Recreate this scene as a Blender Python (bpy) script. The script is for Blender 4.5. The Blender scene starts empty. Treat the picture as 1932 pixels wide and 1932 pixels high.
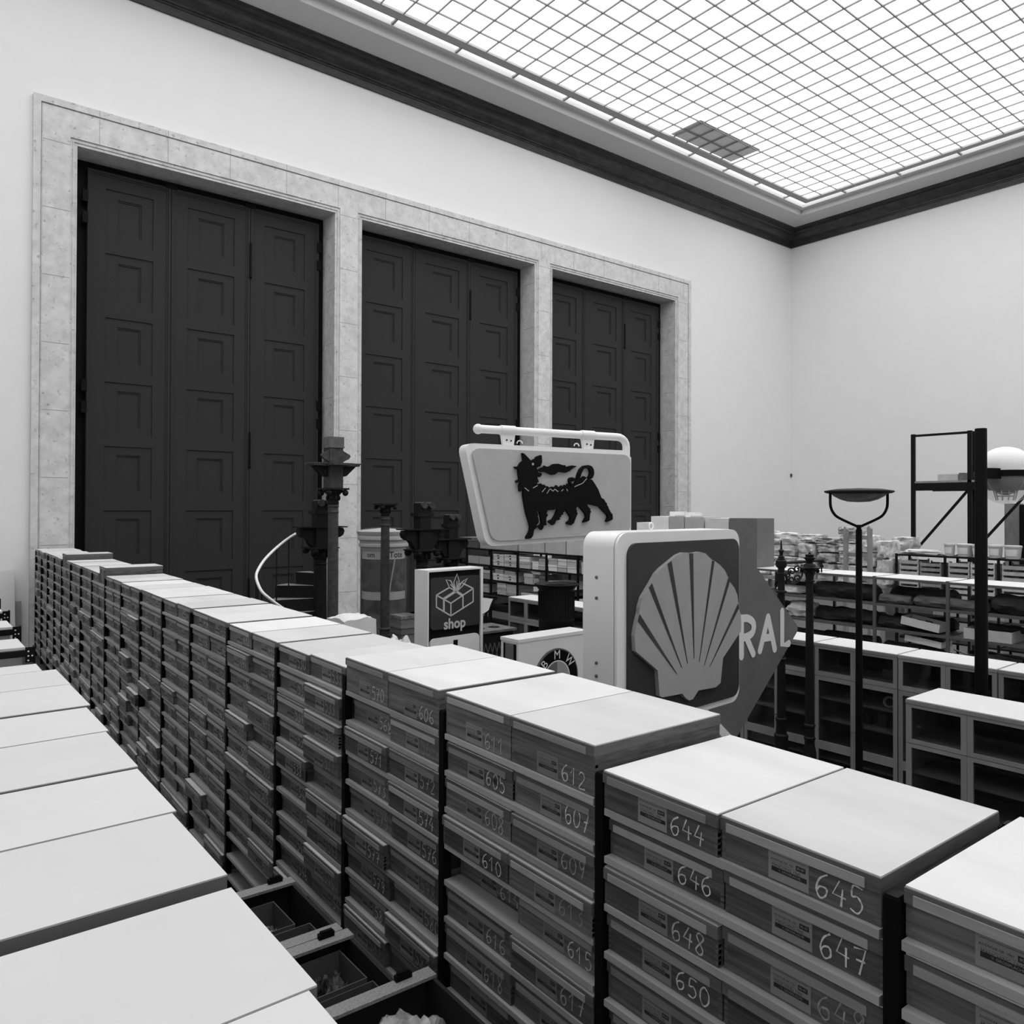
import bpy, bmesh, math, random
from mathutils import Vector, Matrix, noise
C = bpy.context.scene.collection
random.seed(7)
# ------------------------------------------------------------------ camera frame
CZ = 2.75                                   # eye height above the floor
F = 1464.0; PX = 966.0; PY = 944.6
yaw, pitch, roll = math.radians(51.467), math.radians(.490), math.radians(.1695)
_c, _s = math.cos(yaw), math.sin(yaw)
FW = Vector((_c*math.cos(pitch), _s*math.cos(pitch), math.sin(pitch)))
_r0 = Vector((_s, -_c, 0)); _u0 = _r0.cross(FW)
RT = math.cos(roll)*_r0 + math.sin(roll)*_u0
UP = -math.sin(roll)*_r0 + math.cos(roll)*_u0
def ray(u, v): return FW + RT*((u-PX)/F) - UP*((v-PY)/F)
def lift(p): return Vector((p[0], p[1], p[2]+CZ))
def onX(u, v, x): d = ray(u, v); return lift(d*(x/d.x))
def onY(u, v, y): d = ray(u, v); return lift(d*(y/d.y))
def onP(u, v, P, al):                       # point on the upright plane through P with bearing al (degrees)
    a = math.radians(al); n = Vector((-math.sin(a), math.cos(a), 0)); d = ray(u, v)
    return lift(d*((P[0]*n.x+P[1]*n.y)/d.dot(n)))
def Z(r): return r+CZ
cam = bpy.data.cameras.new('camera'); co = bpy.data.objects.new('camera', cam); C.objects.link(co)
M = Matrix((RT, UP, -FW)).transposed().to_4x4(); M.translation = (0, 0, CZ); co.matrix_world = M
cam.sensor_width = 36; cam.lens = 36*F/1932; cam.shift_y = -21.4/1932; cam.clip_start = .05; cam.clip_end = 200
bpy.context.scene.camera = co
vs_ = bpy.context.scene.view_settings
vs_.view_transform = 'Standard'; vs_.look = 'None'; vs_.gamma = 1; vs_.exposure = 0; vs_.use_curve_mapping = False
# ------------------------------------------------------------------ materials (the film is black and white: greys only)
def g(v, a=1): return (v, v, v, a)
def mat(name, v, rough=.6, ns=0, na=0, stretch=(1, 1, 1), metal=0, rnd=0, bump=0, spec=.3, detail=4, spots=0, spotscale=8):
    m = bpy.data.materials.new(name); m.use_nodes = True; nt = m.node_tree; N = nt.nodes; L = nt.links
    b = N['Principled BSDF']; b.inputs['Roughness'].default_value = rough; b.inputs['Metallic'].default_value = metal
    b.inputs['Specular IOR Level'].default_value = spec; b.inputs['Base Color'].default_value = g(v)
    out = None
    if ns or rnd or spots:
        tc = N.new('ShaderNodeTexCoord'); val = None
        if ns:
            mp = N.new('ShaderNodeMapping'); mp.inputs['Scale'].default_value = stretch; L.new(tc.outputs['Object'], mp.inputs['Vector'])
            src = mp.outputs['Vector']
            if rnd:
                oi = N.new('ShaderNodeObjectInfo'); mm = N.new('ShaderNodeMath'); mm.operation = 'MULTIPLY'; mm.inputs[1].default_value = 37
                L.new(oi.outputs['Random'], mm.inputs[0]); ad = N.new('ShaderNodeVectorMath'); ad.operation = 'ADD'
                L.new(src, ad.inputs[0]); L.new(mm.outputs[0], ad.inputs[1]); src = ad.outputs[0]
            nz = N.new('ShaderNodeTexNoise'); nz.inputs['Scale'].default_value = ns; nz.inputs['Detail'].default_value = detail
            nz.inputs['Roughness'].default_value = .6; L.new(src, nz.inputs['Vector'])
            mr = N.new('ShaderNodeMapRange'); mr.inputs['From Min'].default_value = .3; mr.inputs['From Max'].default_value = .7
            mr.inputs['To Min'].default_value = 1-na; mr.inputs['To Max'].default_value = 1+na; L.new(nz.outputs['Fac'], mr.inputs['Value'])
            val = mr.outputs[0]
            if bump:
                bp = N.new('ShaderNodeBump'); bp.inputs['Strength'].default_value = bump; bp.inputs['Distance'].default_value = .02
                L.new(nz.outputs['Fac'], bp.inputs['Height']); L.new(bp.outputs[0], b.inputs['Normal'])
        if spots:                                                   # knots, pits and stains with a shape of their own
            n2 = N.new('ShaderNodeTexNoise'); n2.inputs['Scale'].default_value = spotscale; n2.inputs['Detail'].default_value = 3
            L.new(src if ns else tc.outputs['Object'], n2.inputs['Vector'])
            m2 = N.new('ShaderNodeMapRange'); m2.inputs['From Min'].default_value = .62; m2.inputs['From Max'].default_value = .72
            m2.inputs['To Min'].default_value = 1; m2.inputs['To Max'].default_value = 1-spots; L.new(n2.outputs['Fac'], m2.inputs['Value'])
            if val is None: val = m2.outputs[0]
            else:
                k = N.new('ShaderNodeMath'); k.operation = 'MULTIPLY'; L.new(val, k.inputs[0]); L.new(m2.outputs[0], k.inputs[1]); val = k.outputs[0]
        if rnd:
            oi2 = N.new('ShaderNodeObjectInfo'); r2 = N.new('ShaderNodeMapRange'); r2.inputs['To Min'].default_value = 1-rnd; r2.inputs['To Max'].default_value = 1+rnd
            L.new(oi2.outputs['Random'], r2.inputs['Value'])
            if val is None: val = r2.outputs[0]
            else:
                k = N.new('ShaderNodeMath'); k.operation = 'MULTIPLY'; L.new(val, k.inputs[0]); L.new(r2.outputs[0], k.inputs[1]); val = k.outputs[0]
        k = N.new('ShaderNodeMath'); k.operation = 'MULTIPLY'; k.inputs[1].default_value = v; L.new(val, k.inputs[0])
        cc = N.new('ShaderNodeCombineColor')
        for i in range(3): L.new(k.outputs[0], cc.inputs[i])
        L.new(cc.outputs[0], b.inputs['Base Color'])
    return m
def mat_clear(name, v, alpha, rough=.15, ns=0):                     # clear film, glass panes: partly transparent, glossy
    m = bpy.data.materials.new(name); m.use_nodes = True; nt = m.node_tree; N = nt.nodes; L = nt.links
    b = N['Principled BSDF']; b.inputs['Base Color'].default_value = g(v); b.inputs['Roughness'].default_value = rough
    b.inputs['Specular IOR Level'].default_value = .5; b.inputs['Alpha'].default_value = alpha
    if ns:
        nz = N.new('ShaderNodeTexNoise'); nz.inputs['Scale'].default_value = ns; nz.inputs['Detail'].default_value = 3
        tc = N.new('ShaderNodeTexCoord'); L.new(tc.outputs['Object'], nz.inputs['Vector'])
        mr = N.new('ShaderNodeMapRange'); mr.inputs['From Min'].default_value = .35; mr.inputs['From Max'].default_value = .7
        mr.inputs['To Min'].default_value = alpha*.4; mr.inputs['To Max'].default_value = min(1, alpha*2.2)
        L.new(nz.outputs['Fac'], mr.inputs['Value']); L.new(mr.outputs[0], b.inputs['Alpha'])
        bp = N.new('ShaderNodeBump'); bp.inputs['Strength'].default_value = .8; bp.inputs['Distance'].default_value = .03
        L.new(nz.outputs['Fac'], bp.inputs['Height']); L.new(bp.outputs[0], b.inputs['Normal'])
    return m
def mat_emit(name, v, s):
    m = bpy.data.materials.new(name); m.use_nodes = True; N = m.node_tree.nodes; N.clear()
    e = N.new('ShaderNodeEmission'); e.inputs[0].default_value = g(v); e.inputs[1].default_value = s
    o = N.new('ShaderNodeOutputMaterial'); m.node_tree.links.new(e.outputs[0], o.inputs[0]); return m
PLASTER = mat('white_plaster', .80, .9, 1.3, .012, spec=.1)
FLOORM = mat('stone_floor', .07, .5, 1.5, .12)
STONE = mat('pale_limestone', .60, .8, 5, .14, spots=.40, spotscale=13, spec=.1)
CORN = mat('dark_marble_cornice', .035, .35, 3, .45, stretch=(1, 1, 3))
SOFF = mat('ceiling_paint', .62, .9, spec=.1)
GLAZE = mat_emit('daylit_frosted_glass', 1, 2.55)
GRIDM = mat('grey_glazing_bars', .32, .6, spec=.1)
GFRAME = mat('grey_skylight_frame', .42, .6)
DOORM = mat('dark_painted_door', .034, .6, 40, .08, spec=.08)
BLACK = mat('black_enamel', .006, .5, spec=.07)
IRON = mat('dark_cast_iron', .012, .5, 18, .3, spec=.12)
IRON2 = mat('worn_grey_iron', .055, .55, 14, .3, spec=.12)
IRON3 = mat('weathered_iron', .11, .6, 12, .3)
WOOD = mat('pine_front', .118, .6, 10, .45, stretch=(1, .3, 8), rnd=.36, spots=.55, spotscale=2.4, spec=.1, detail=9)
WOODL = mat('pine_batten', .29, .6, 12, .12, stretch=(1, .3, 6), rnd=.35, spec=.1)
WOODR = mat('pine_lid_rim', .125, .6, 12, .2, stretch=(1, .3, 6), rnd=.2, spec=.1)
SHELFW = mat('pale_shelf_edge', .35, .6, 8, .12, stretch=(1, .3, 4), rnd=.12)
LIDTOP = mat('pale_fibreboard', .62, .75, 3.2, .07, stretch=(1.5, .5, 1), rnd=.15, spec=.1)
CARDLAB = mat('paper_label', .215, .8, rnd=.15, spec=.1)
INK = mat('black_ink', .018, .6)
CHALK = mat('white_chalk', .55, .9, 60, .35, rnd=.2)
CHALK2 = mat('faint_chalk', .30, .9, 60, .4, rnd=.3)
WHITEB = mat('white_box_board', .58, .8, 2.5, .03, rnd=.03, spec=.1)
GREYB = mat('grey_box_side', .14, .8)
CARD = mat('brown_cardboard', .54, .85, 6, .08, rnd=.22)
CARDL = mat('pale_cardboard', .80, .85, 6, .06, rnd=.15)
CARDD = mat('dark_cardboard', .14, .85, 6, .1, rnd=.2)
WHITEP = mat('white_enamel', .78, .35, 4, .02, spec=.4)
OFFW = mat('cream_acrylic', .44, .4, 9, .04, spec=.4)
DGREY = mat('dark_acrylic', .040, .2, spec=.25)
MGREY = mat('mid_grey_acrylic', .34, .35, 6, .04, spec=.4)
BLUEP = mat('faded_sheet_plastic', .13, .35, 3, .12, spec=.4)
LGREY = mat('pale_print', .50, .5)
CABW = mat('grey_oak', .24, .5, 6, .12, stretch=(1, 1, .2), rnd=.1, spec=.15)
CABS = mat('oak_shelf_painted_shade', .22, .6)  # oak darkened to paint in the shade inside the cabinets
CABT = mat('pale_cabinet_top', .62, .6, 2, .04)
INSIDE = mat('cabinet_back_painted_shade', .015, .8, spec=.05)  # near-black back panel stands in for the gloom behind the doors
PANE = mat_clear('cabinet_pane', .01, .30, .03)  # black tint in the glass adds painted shade to the interior
FILM = mat_clear('plastic_film', .7, .075, .2, 5)
BAGM = mat_clear('clear_bag_film', .8, .28, .12, 9)
GLOBE = mat_clear('clear_acrylic_bowl', .7, .25, .05)
RACKM = mat('black_rack_steel', .009, .5, spec=.1)
SHELFM = mat('grey_shelf_steel', .10, .5)
SHELFT = mat('pale_shelf_board', .62, .7)
LOGM = mat('dark_bog_wood', .035, .85, 9, .55, stretch=(1, .2, 1), bump=.5)
LOGG = mat('grey_driftwood', .15, .9, 10, .55, stretch=(1, .25, 1), bump=.5)
ROCK = mat('rough_stone', .52, .95, 9, .35, bump=.8, rnd=.25, spots=.5, spotscale=14)
CLOTH = mat('white_sheet', .66, .9, 4, .06)
RAWW = mat('raw_timber', .27, .8, 8, .2, stretch=(2, 2, .4))
CRATEW = mat('crate_slat', .44, .8, 8, .12, rnd=.2)
BIN = mat('pale_plastic_bucket', .50, .5, rnd=.12)
BARTOP = mat('speckled_fibre_bar', .25, .8, 130, .3)
CRATEK = mat('black_crate_board', .014, .7)
TRAYM = mat('grey_card_tray', .085, .8)
FRAG = mat('dark_fragments', .10, .8, 20, .6, rnd=.3)
# ------------------------------------------------------------------ mesh helpers
class MB:
    def __init__(s): s.v = []; s.f = []; s.m = []
    def add(s, vs, fs, m=0):
        o = len(s.v); s.v += [tuple(p) for p in vs]; s.f += [tuple(i+o for i in f) for f in fs]; s.m += [m]*len(fs); return s
    def box(s, x0, x1, y0, y1, z0, z1, m=0):
        return s.add([(x0,y0,z0),(x1,y0,z0),(x1,y1,z0),(x0,y1,z0),(x0,y0,z1),(x1,y0,z1),(x1,y1,z1),(x0,y1,z1)],
                     [(3,2,1,0),(4,5,6,7),(0,1,5,4),(1,2,6,5),(2,3,7,6),(3,0,4,7)], m)
    def open_box(s, x0, x1, y0, y1, z0, z1, t, m=0):                # four walls and a floor
        s.box(x0, x1, y0, y0+t, z0, z1, m); s.box(x0, x1, y1-t, y1, z0, z1, m)
        s.box(x0, x0+t, y0+t, y1-t, z0, z1, m); s.box(x1-t, x1, y0+t, y1-t, z0, z1, m)
        return s.box(x0+t, x1-t, y0+t, y1-t, z0, z0+t, m)
    def bar(s, a, b, w, h, m=0):                                    # square bar between two points
        a = Vector(a); b = Vector(b); d = (b-a).normalized(); r = d.cross(Vector((0, 0, 1)))
        r = Vector((1, 0, 0)) if r.length < 1e-3 else r.normalized(); u = r.cross(d)
        vs = [p+r*(i*w/2)+u*(j*h/2) for p in (a, b) for i, j in ((-1,-1),(1,-1),(1,1),(-1,1))]
        return s.add(vs, [(3,2,1,0),(4,5,6,7),(0,1,5,4),(1,2,6,5),(2,3,7,6),(3,0,4,7)], m)
    def prism(s, pts, ex, m=0, m2=None):                            # outline swept along ex
        ex = Vector(ex); n = len(pts); a = [Vector(p) for p in pts]; b = [p+ex for p in a]
        s.add(a+b, [tuple(range(n))], m)
        o = len(s.v)-2*n
        s.f.append(tuple(o+n+i for i in reversed(range(n)))); s.m.append(m if m2 is None else m2)
        for i in range(n):
            j = (i+1) % n; s.f.append((o+i, o+n+i, o+n+j, o+j)); s.m.append(m if m2 is None else m2)
        return s
    def tube(s, path, r, n=10, m=0, cap=True):
        path = [Vector(p) for p in path]; R = r if isinstance(r, (list, tuple)) else [r]*len(path); vs = []; pn = None
        for i, p in enumerate(path):
            d = (path[min(i+1, len(path)-1)]-path[max(i-1, 0)]).normalized()
            if pn is None: pn = d.cross(Vector((0, 0, 1))); pn = Vector((1, 0, 0)) if pn.length < 1e-3 else pn.normalized()
            pn = (pn-d*pn.dot(d)).normalized(); q = d.cross(pn)
            vs += [p+(pn*math.cos(2*math.pi*k/n)+q*math.sin(2*math.pi*k/n))*R[i] for k in range(n)]
        fs = [(i*n+k, i*n+(k+1) % n, (i+1)*n+(k+1) % n, (i+1)*n+k) for i in range(len(path)-1) for k in range(n)]
        if cap: fs += [tuple(reversed(range(n))), tuple((len(path)-1)*n+k for k in range(n))]
        return s.add(vs, fs, m)
    def lathe(s, prof, x, y, n=24, m=0, cap=True, sq=False):        # (r, z) profile turned about an upright axis
        vs = []
        for r, z in prof:
            for k in range(n):
                a = 2*math.pi*k/n+(math.pi/4 if sq else 0); vs.append((x+r*math.cos(a), y+r*math.sin(a), z))
        fs = [(i*n+k, i*n+(k+1) % n, (i+1)*n+(k+1) % n, (i+1)*n+k) for i in range(len(prof)-1) for k in range(n)]
        if cap: fs += [tuple(reversed(range(n))), tuple((len(prof)-1)*n+k for k in range(n))]
        return s.add(vs, fs, m)
    def ball(s, c, r, n=12, m=0, sz=1):
        pr = [(max(1e-4, r*math.sin(math.pi*i/8)), c[2]-r*sz*math.cos(math.pi*i/8)) for i in range(9)]
        return s.lathe(pr, c[0], c[1], n, m)
WL = {}                                                             # world place of each root
def link(name, me, mats, parent, loc, rotz=0, smooth=False):
    for mt in (mats if isinstance(mats, (list, tuple)) else [mats]): me.materials.append(mt)
    if smooth:
        me.polygons.foreach_set('use_smooth', [True]*len(me.polygons)); me.set_sharp_from_angle(angle=math.radians(38))
    o = bpy.data.objects.new(name, me); C.objects.link(o); o.location = loc; o.rotation_euler = (0, 0, rotz)
    if parent: o.parent = parent
    return o
def build(mb, name, mats, parent=None, loc=None, local=False, smooth=False):
    me = bpy.data.meshes.new(name)
    if local or (parent is None and loc is None): off = Vector((0, 0, 0))
    else: off = Vector(loc) if parent is None else WL[parent.name]
    me.from_pydata([tuple(Vector(v)-off) for v in mb.v], [], mb.f); me.polygons.foreach_set('material_index', mb.m)
    me.update()
    o = link(name, me, mats, parent, (0, 0, 0) if (parent or loc is None) else loc, 0, smooth)
    WL[o.name] = off; return o
def tag(o, label, cat, group=None, kind=None):
    o['label'] = label; o['category'] = cat
    if group: o['group'] = group
    if kind: o['kind'] = kind
    return o
def thing(name, label, cat, loc, rotz=0, group=None):
    o = bpy.data.objects.new(name, None); C.objects.link(o); o.location = loc; o.rotation_euler = (0, 0, rotz); o.empty_display_size = .1
    WL[o.name] = Vector(loc); return tag(o, label, cat, group)
def struct(o): o['kind'] = 'structure'; return o
_txt = {}
def text(body, size, bold=0.0):                                     # flat lettering in the x, y plane, centred
    k = (body, bold)
    if k not in _txt:
        cu = bpy.data.curves.new('lettering', 'FONT'); cu.body = body; cu.size = 1; cu.align_x = 'CENTER'; cu.align_y = 'CENTER'; cu.offset = bold; cu.resolution_u = 3
        ob = bpy.data.objects.new('lettering', cu); C.objects.link(ob); dg = bpy.context.evaluated_depsgraph_get()
        me = bpy.data.meshes.new_from_object(ob.evaluated_get(dg)); _txt[k] = ([v.co.copy() for v in me.vertices], [tuple(p.vertices) for p in me.polygons])
        bpy.data.objects.remove(ob); bpy.data.curves.remove(cu); bpy.data.meshes.remove(me)
    vs, fs = _txt[k]; return [v*size for v in vs], fs
def put_text(mb, body, size, o, ax, ay, m=0, bold=0.0, sx=1.0):
    vs, fs = text(body, size, bold); o = Vector(o); ax = Vector(ax); ay = Vector(ay)
    mb.add([o+ax*(v.x*sx)+ay*v.y for v in vs], fs, m)
def stroke(mb, pts, w, nrm, off=0, m=0, caps=False, closed=False):  # a flat ribbon along pts in the plane with normal nrm
    pts = [Vector(p) for p in pts]; nrm = Vector(nrm).normalized(); n = len(pts); a = []; b = []
    if closed: pts = pts+[pts[0], pts[1]]; n = len(pts)
    for i, p in enumerate(pts):
        d = pts[min(i+1, n-1)]-pts[max(i-1, 0)]
        if d.length < 1e-9: d = Vector((0, 0, 1))
        t = nrm.cross(d.normalized()); ww = w[i] if isinstance(w, list) else w
        a.append(p+t*ww/2+nrm*off); b.append(p-t*ww/2+nrm*off)
    mb.add(a+b, [(i, i+1, n+i+1, n+i) for i in range(n-1)], m)
    if caps:
        for p, q in ((pts[0], pts[1]), (pts[-1], pts[-2])):
            d = (p-q).normalized(); t = nrm.cross(d); ww = w if not isinstance(w, list) else w[0]
            mb.add([p+nrm*off+(d*math.sin(x)+t*math.cos(x))*ww/2 for x in [math.pi*k/8 for k in range(9)]], [tuple(range(9))], m)
def smooth_path(pts, k=4):
    P = [Vector(p) for p in pts]
    if len(P) < 3: return P
    out = []
    for i in range(len(P)-1):
        p0, p1, p2, p3 = P[max(i-1, 0)], P[i], P[i+1], P[min(i+2, len(P)-1)]
        for j in range(k):
            t = j/k; out.append(.5*((2*p1)+(p2-p0)*t+(2*p0-5*p1+4*p2-p3)*t*t+(3*p1-p0-3*p2+p3)*t**3))
    return out+[P[-1]]
def rrect(w, h, r, n=6):                                            # rounded rectangle outline, centred, counter-clockwise
    out = []
    for cx, cy, a0 in ((w/2-r, h/2-r, 0), (-w/2+r, h/2-r, 90), (-w/2+r, -h/2+r, 180), (w/2-r, -h/2+r, 270)):
        for k in range(n+1):
            a = math.radians(a0+90*k/n); out.append((cx+r*math.cos(a), cy+r*math.sin(a)))
    return out
def rock_mb(c, sx, sy, sz, seed, rough=.16, n=5, boxy=.55):
    bm = bmesh.new(); bmesh.ops.create_cube(bm, size=2); bmesh.ops.subdivide_edges(bm, edges=bm.edges, cuts=n, use_grid_fill=True)
    o = Vector((seed*3.7, seed*1.3, seed*2.1)); mb = MB(); vs = []
    for v in bm.verts:
        p = v.co.copy(); q = p.normalized()*1.25; p = p*boxy+q*(1-boxy)
        p += p.normalized()*(noise.noise(p*1.3+o)*rough*1.6+noise.noise(p*3.3+o)*rough)
        vs.append(Vector((p.x, p.y, max(-1, p.z))))
    lo = [min(v[i] for v in vs) for i in range(3)]; hi = [max(v[i] for v in vs) for i in range(3)]; S_ = (sx, sy, sz)
    vs = [tuple(c[i]+((v[i]-lo[i])/(hi[i]-lo[i])-(0 if i == 2 else .5))*S_[i] for i in range(3)) for v in vs]   # fits its stated size
    bm.verts.index_update(); mb.add(vs, [tuple(v.index for v in f.verts) for f in bm.faces]); bm.free(); return mb
# ------------------------------------------------------------------ the hall
X0, X1, Y0, Y1 = -4.3, 27.54, -9.0, 17.0
ZC = Z(10.203); ZG = Z(11.25)
struct(build(MB().box(X0, X1, Y0, Y1, -.15, 0), 'floor', FLOORM))
OPEN = [(2.722, 8.115), (8.822, 14.302), (14.976, 20.483)]; ZO = Z(6.967); ZR = Z(11.4)
w = MB(); xs = [X0]+[x for o in OPEN for x in (o[0]-.16, o[1]+.16)]+[X1]
for i in range(0, len(xs), 2): w.box(xs[i], xs[i+1], Y1, Y1+.3, 0, ZO+.16)
w.box(X0, X1, Y1, Y1+.3, ZO+.16, ZR); struct(build(w, 'wall_left', PLASTER))
struct(build(MB().box(X1, X1+.3, Y0, Y1, 0, ZR), 'wall_right', PLASTER))
struct(build(MB().box(X0-.3, X0, Y0, Y1, 0, ZR), 'wall_back', PLASTER))
struct(build(MB().box(X0, X1, Y0-.3, Y0, 0, ZR), 'wall_front', PLASTER))
def ring(prof, m=None):
    mb = MB(); vs = []
    for p, z in prof: vs += [(X0+p, Y0+p, z), (X1-p, Y0+p, z), (X1-p, Y1-p, z), (X0+p, Y1-p, z)]
    return mb.add(vs, [(i*4+k, i*4+(k+1) % 4, i*4+4+(k+1) % 4, i*4+4+k) for i in range(len(prof)-1) for k in range(4)])
def zc(t): return Z(t)
struct(build(ring([(0, zc(10.203)), (.05, zc(10.203)), (.06, zc(10.36)), (.085, zc(10.37)), (.085, zc(10.40)), (.12, zc(10.41)), (.12, zc(10.45)),
    (.17, zc(10.50)), (.23, zc(10.58)), (.26, zc(10.66)), (.31, zc(10.69)), (.31, zc(10.72)), (.385, zc(10.735)), (.385, zc(10.79)), (.42, zc(10.81)), (.42, zc(10.86)), (0, zc(10.86))]), 'trim_1', CORN))
struct(build(ring([(.36, zc(10.83)), (1.10, zc(10.92)), (1.10, zc(11.11)), (1.14, zc(11.11)), (1.16, zc(11.13)), (1.20, zc(11.11)), (1.23, zc(11.13)), (1.29, zc(11.13)), (1.30, zc(11.3)), (.0, zc(11.4))]), 'ceiling', SOFF))
sky = struct(build(MB().box(X0+1.28, X1-1.28, Y0+1.28, Y1-1.28, ZG, ZG+.02), 'window_1', GLAZE))
sky['label'] = 'huge frosted glass skylight'
gb = MB(); xx = 10.96*1.189
k = -30
while True:
    x = xx+.5838*k; k += 1
    if x < X0+1.9: continue
    if x > X1-1.9: break
    gb.box(x-.014, x+.014, Y0+1.7, Y1-1.7, Z(11.155), Z(11.19))
k = -40; yy = 7.969*1.189
while True:
    y = yy+.5819*k; k += 1
    if y < Y0+1.9: continue
    if y > Y1-1.9: break
    gb.box(X0+1.7, X1-1.7, y-.014, y+.014, Z(11.16), Z(11.195))
build(gb, 'glazing_bars', GRIDM, sky)
fr = ring([(1.51, Z(11.16)), (1.51, Z(11.21)), (1.78, Z(11.21)), (1.78, Z(11.15)), (1.51, Z(11.16))]); build(fr, 'edge_frame', GFRAME, sky)
hb = MB()
k = -12
for i in range(24):
    x = 12.009*1.189+1.784*(i-12)
    if X0+1.6 < x < X1-1.5: hb.box(x-.03, x+.03, Y1-1.55, Y1-1.27, Z(11.15), Z(11.2))
    y = 11.83*1.189-1.9*(i-2)
    if Y0+1.6 < y < Y1-1.5: hb.box(X1-1.55, X1-1.27, y-.03, y+.03, Z(11.15), Z(11.2))
build(hb, 'frame_brackets', GRIDM, sky)
tag(build(MB().box(18.13, 21.1, 14.08, 15.18, Z(11.20), Z(11.235)), 'cover_board', mat('grey_cover_board', .78, .9), loc=(19.6, 14.6, Z(11.20))),
    'grey rectangular board lying on the skylight glass near the corner', 'board')
# stone surround with its mouldings
sf = MB(); FX0, FX1, FZ = 1.986, 21.262, Z(7.752)
def portal(x0, x1, zt, y0, y1, inner):                              # an upside-down U between an outer and inner outline
    ix0, ix1, izt = inner
    sf.box(x0, ix0, y0, y1, 0, zt); sf.box(ix1, x1, y0, y1, 0, zt); sf.box(ix0, ix1, y0, y1, izt, zt)
portal(FX0, FX1, FZ, Y1-.10, Y1, (FX0+.125, FX1-.125, FZ-.125))
portal(FX0+.125, FX1-.125, FZ-.125, Y1-.05, Y1, (FX0+.138, FX1-.138, FZ-.142))
portal(FX0+.138, FX1-.138, FZ-.142, Y1-.075, Y1, (FX0+.155, FX1-.155, FZ-.162))
zt = ZO+.125
for i, (a, b) in enumerate(OPEN):
    l = FX0+.155 if i == 0 else (OPEN[i-1][1]+a)/2; r = FX1-.155 if i == 2 else (OPEN[i+1][0]+b)/2
    sf.box(l, a-.12, Y1-.085, Y1, 0, FZ-.162); sf.box(b+.12, r, Y1-.085, Y1, 0, FZ-.162); sf.box(a-.12, b+.12, Y1-.085, Y1, zt, FZ-.162)
    for ins, pr in ((.12, .055), (.075, .07), (.06, .045), (.02, .055)):
        j = {.12: .075, .075: .06, .06: .02, .02: 0}[ins]
        sf.box(a-ins, a-j, Y1-pr, Y1, 0, ZO+ins); sf.box(b+j, b+ins, Y1-pr, Y1, 0, ZO+ins); sf.box(a-j, b+j, Y1-pr, Y1, ZO+j, ZO+ins)
    sf.box(a-.15, a, Y1, Y1+.75, 0, ZO); sf.box(b, b+.15, Y1, Y1+.75, 0, ZO); sf.box(a-.15, b+.15, Y1, Y1+.75, ZO, ZO+.15)
trim = struct(build(sf, 'trim_2', STONE))
jt = MB()                                                           # mortar joints of the slabs
zj = Z(6.967)
for n_, zz in enumerate([ZO-.03-1.28*k for k in range(8)]):
    for a, b in ((FX0, OPEN[0][0]-.12), (OPEN[0][1]+.12, OPEN[1][0]-.12), (OPEN[1][1]+.12, OPEN[2][0]-.12), (OPEN[2][1]+.12, FX1)):
        y = Y1-.0865; jt.box(max(a, FX0+.16), min(b, FX1-.16), y, y+.01, zz-.006, zz+.006)
    for a, b in OPEN: jt.box(b-.001, b+.005, Y1+.01, Y1+.43, zz-.5, zz-.488)
for k in range(15):
    x = 3.1+k*1.27; y = Y1-.0865; jt.box(x-.005, x+.005, y, y+.01, ZO+.13, FZ-.165); jt.box(x-.004, x+.006, Y1-.1015, Y1-.09, FZ-.12, FZ)
build(jt, 'joints', mat('mortar', .30, .9), trim)
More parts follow.
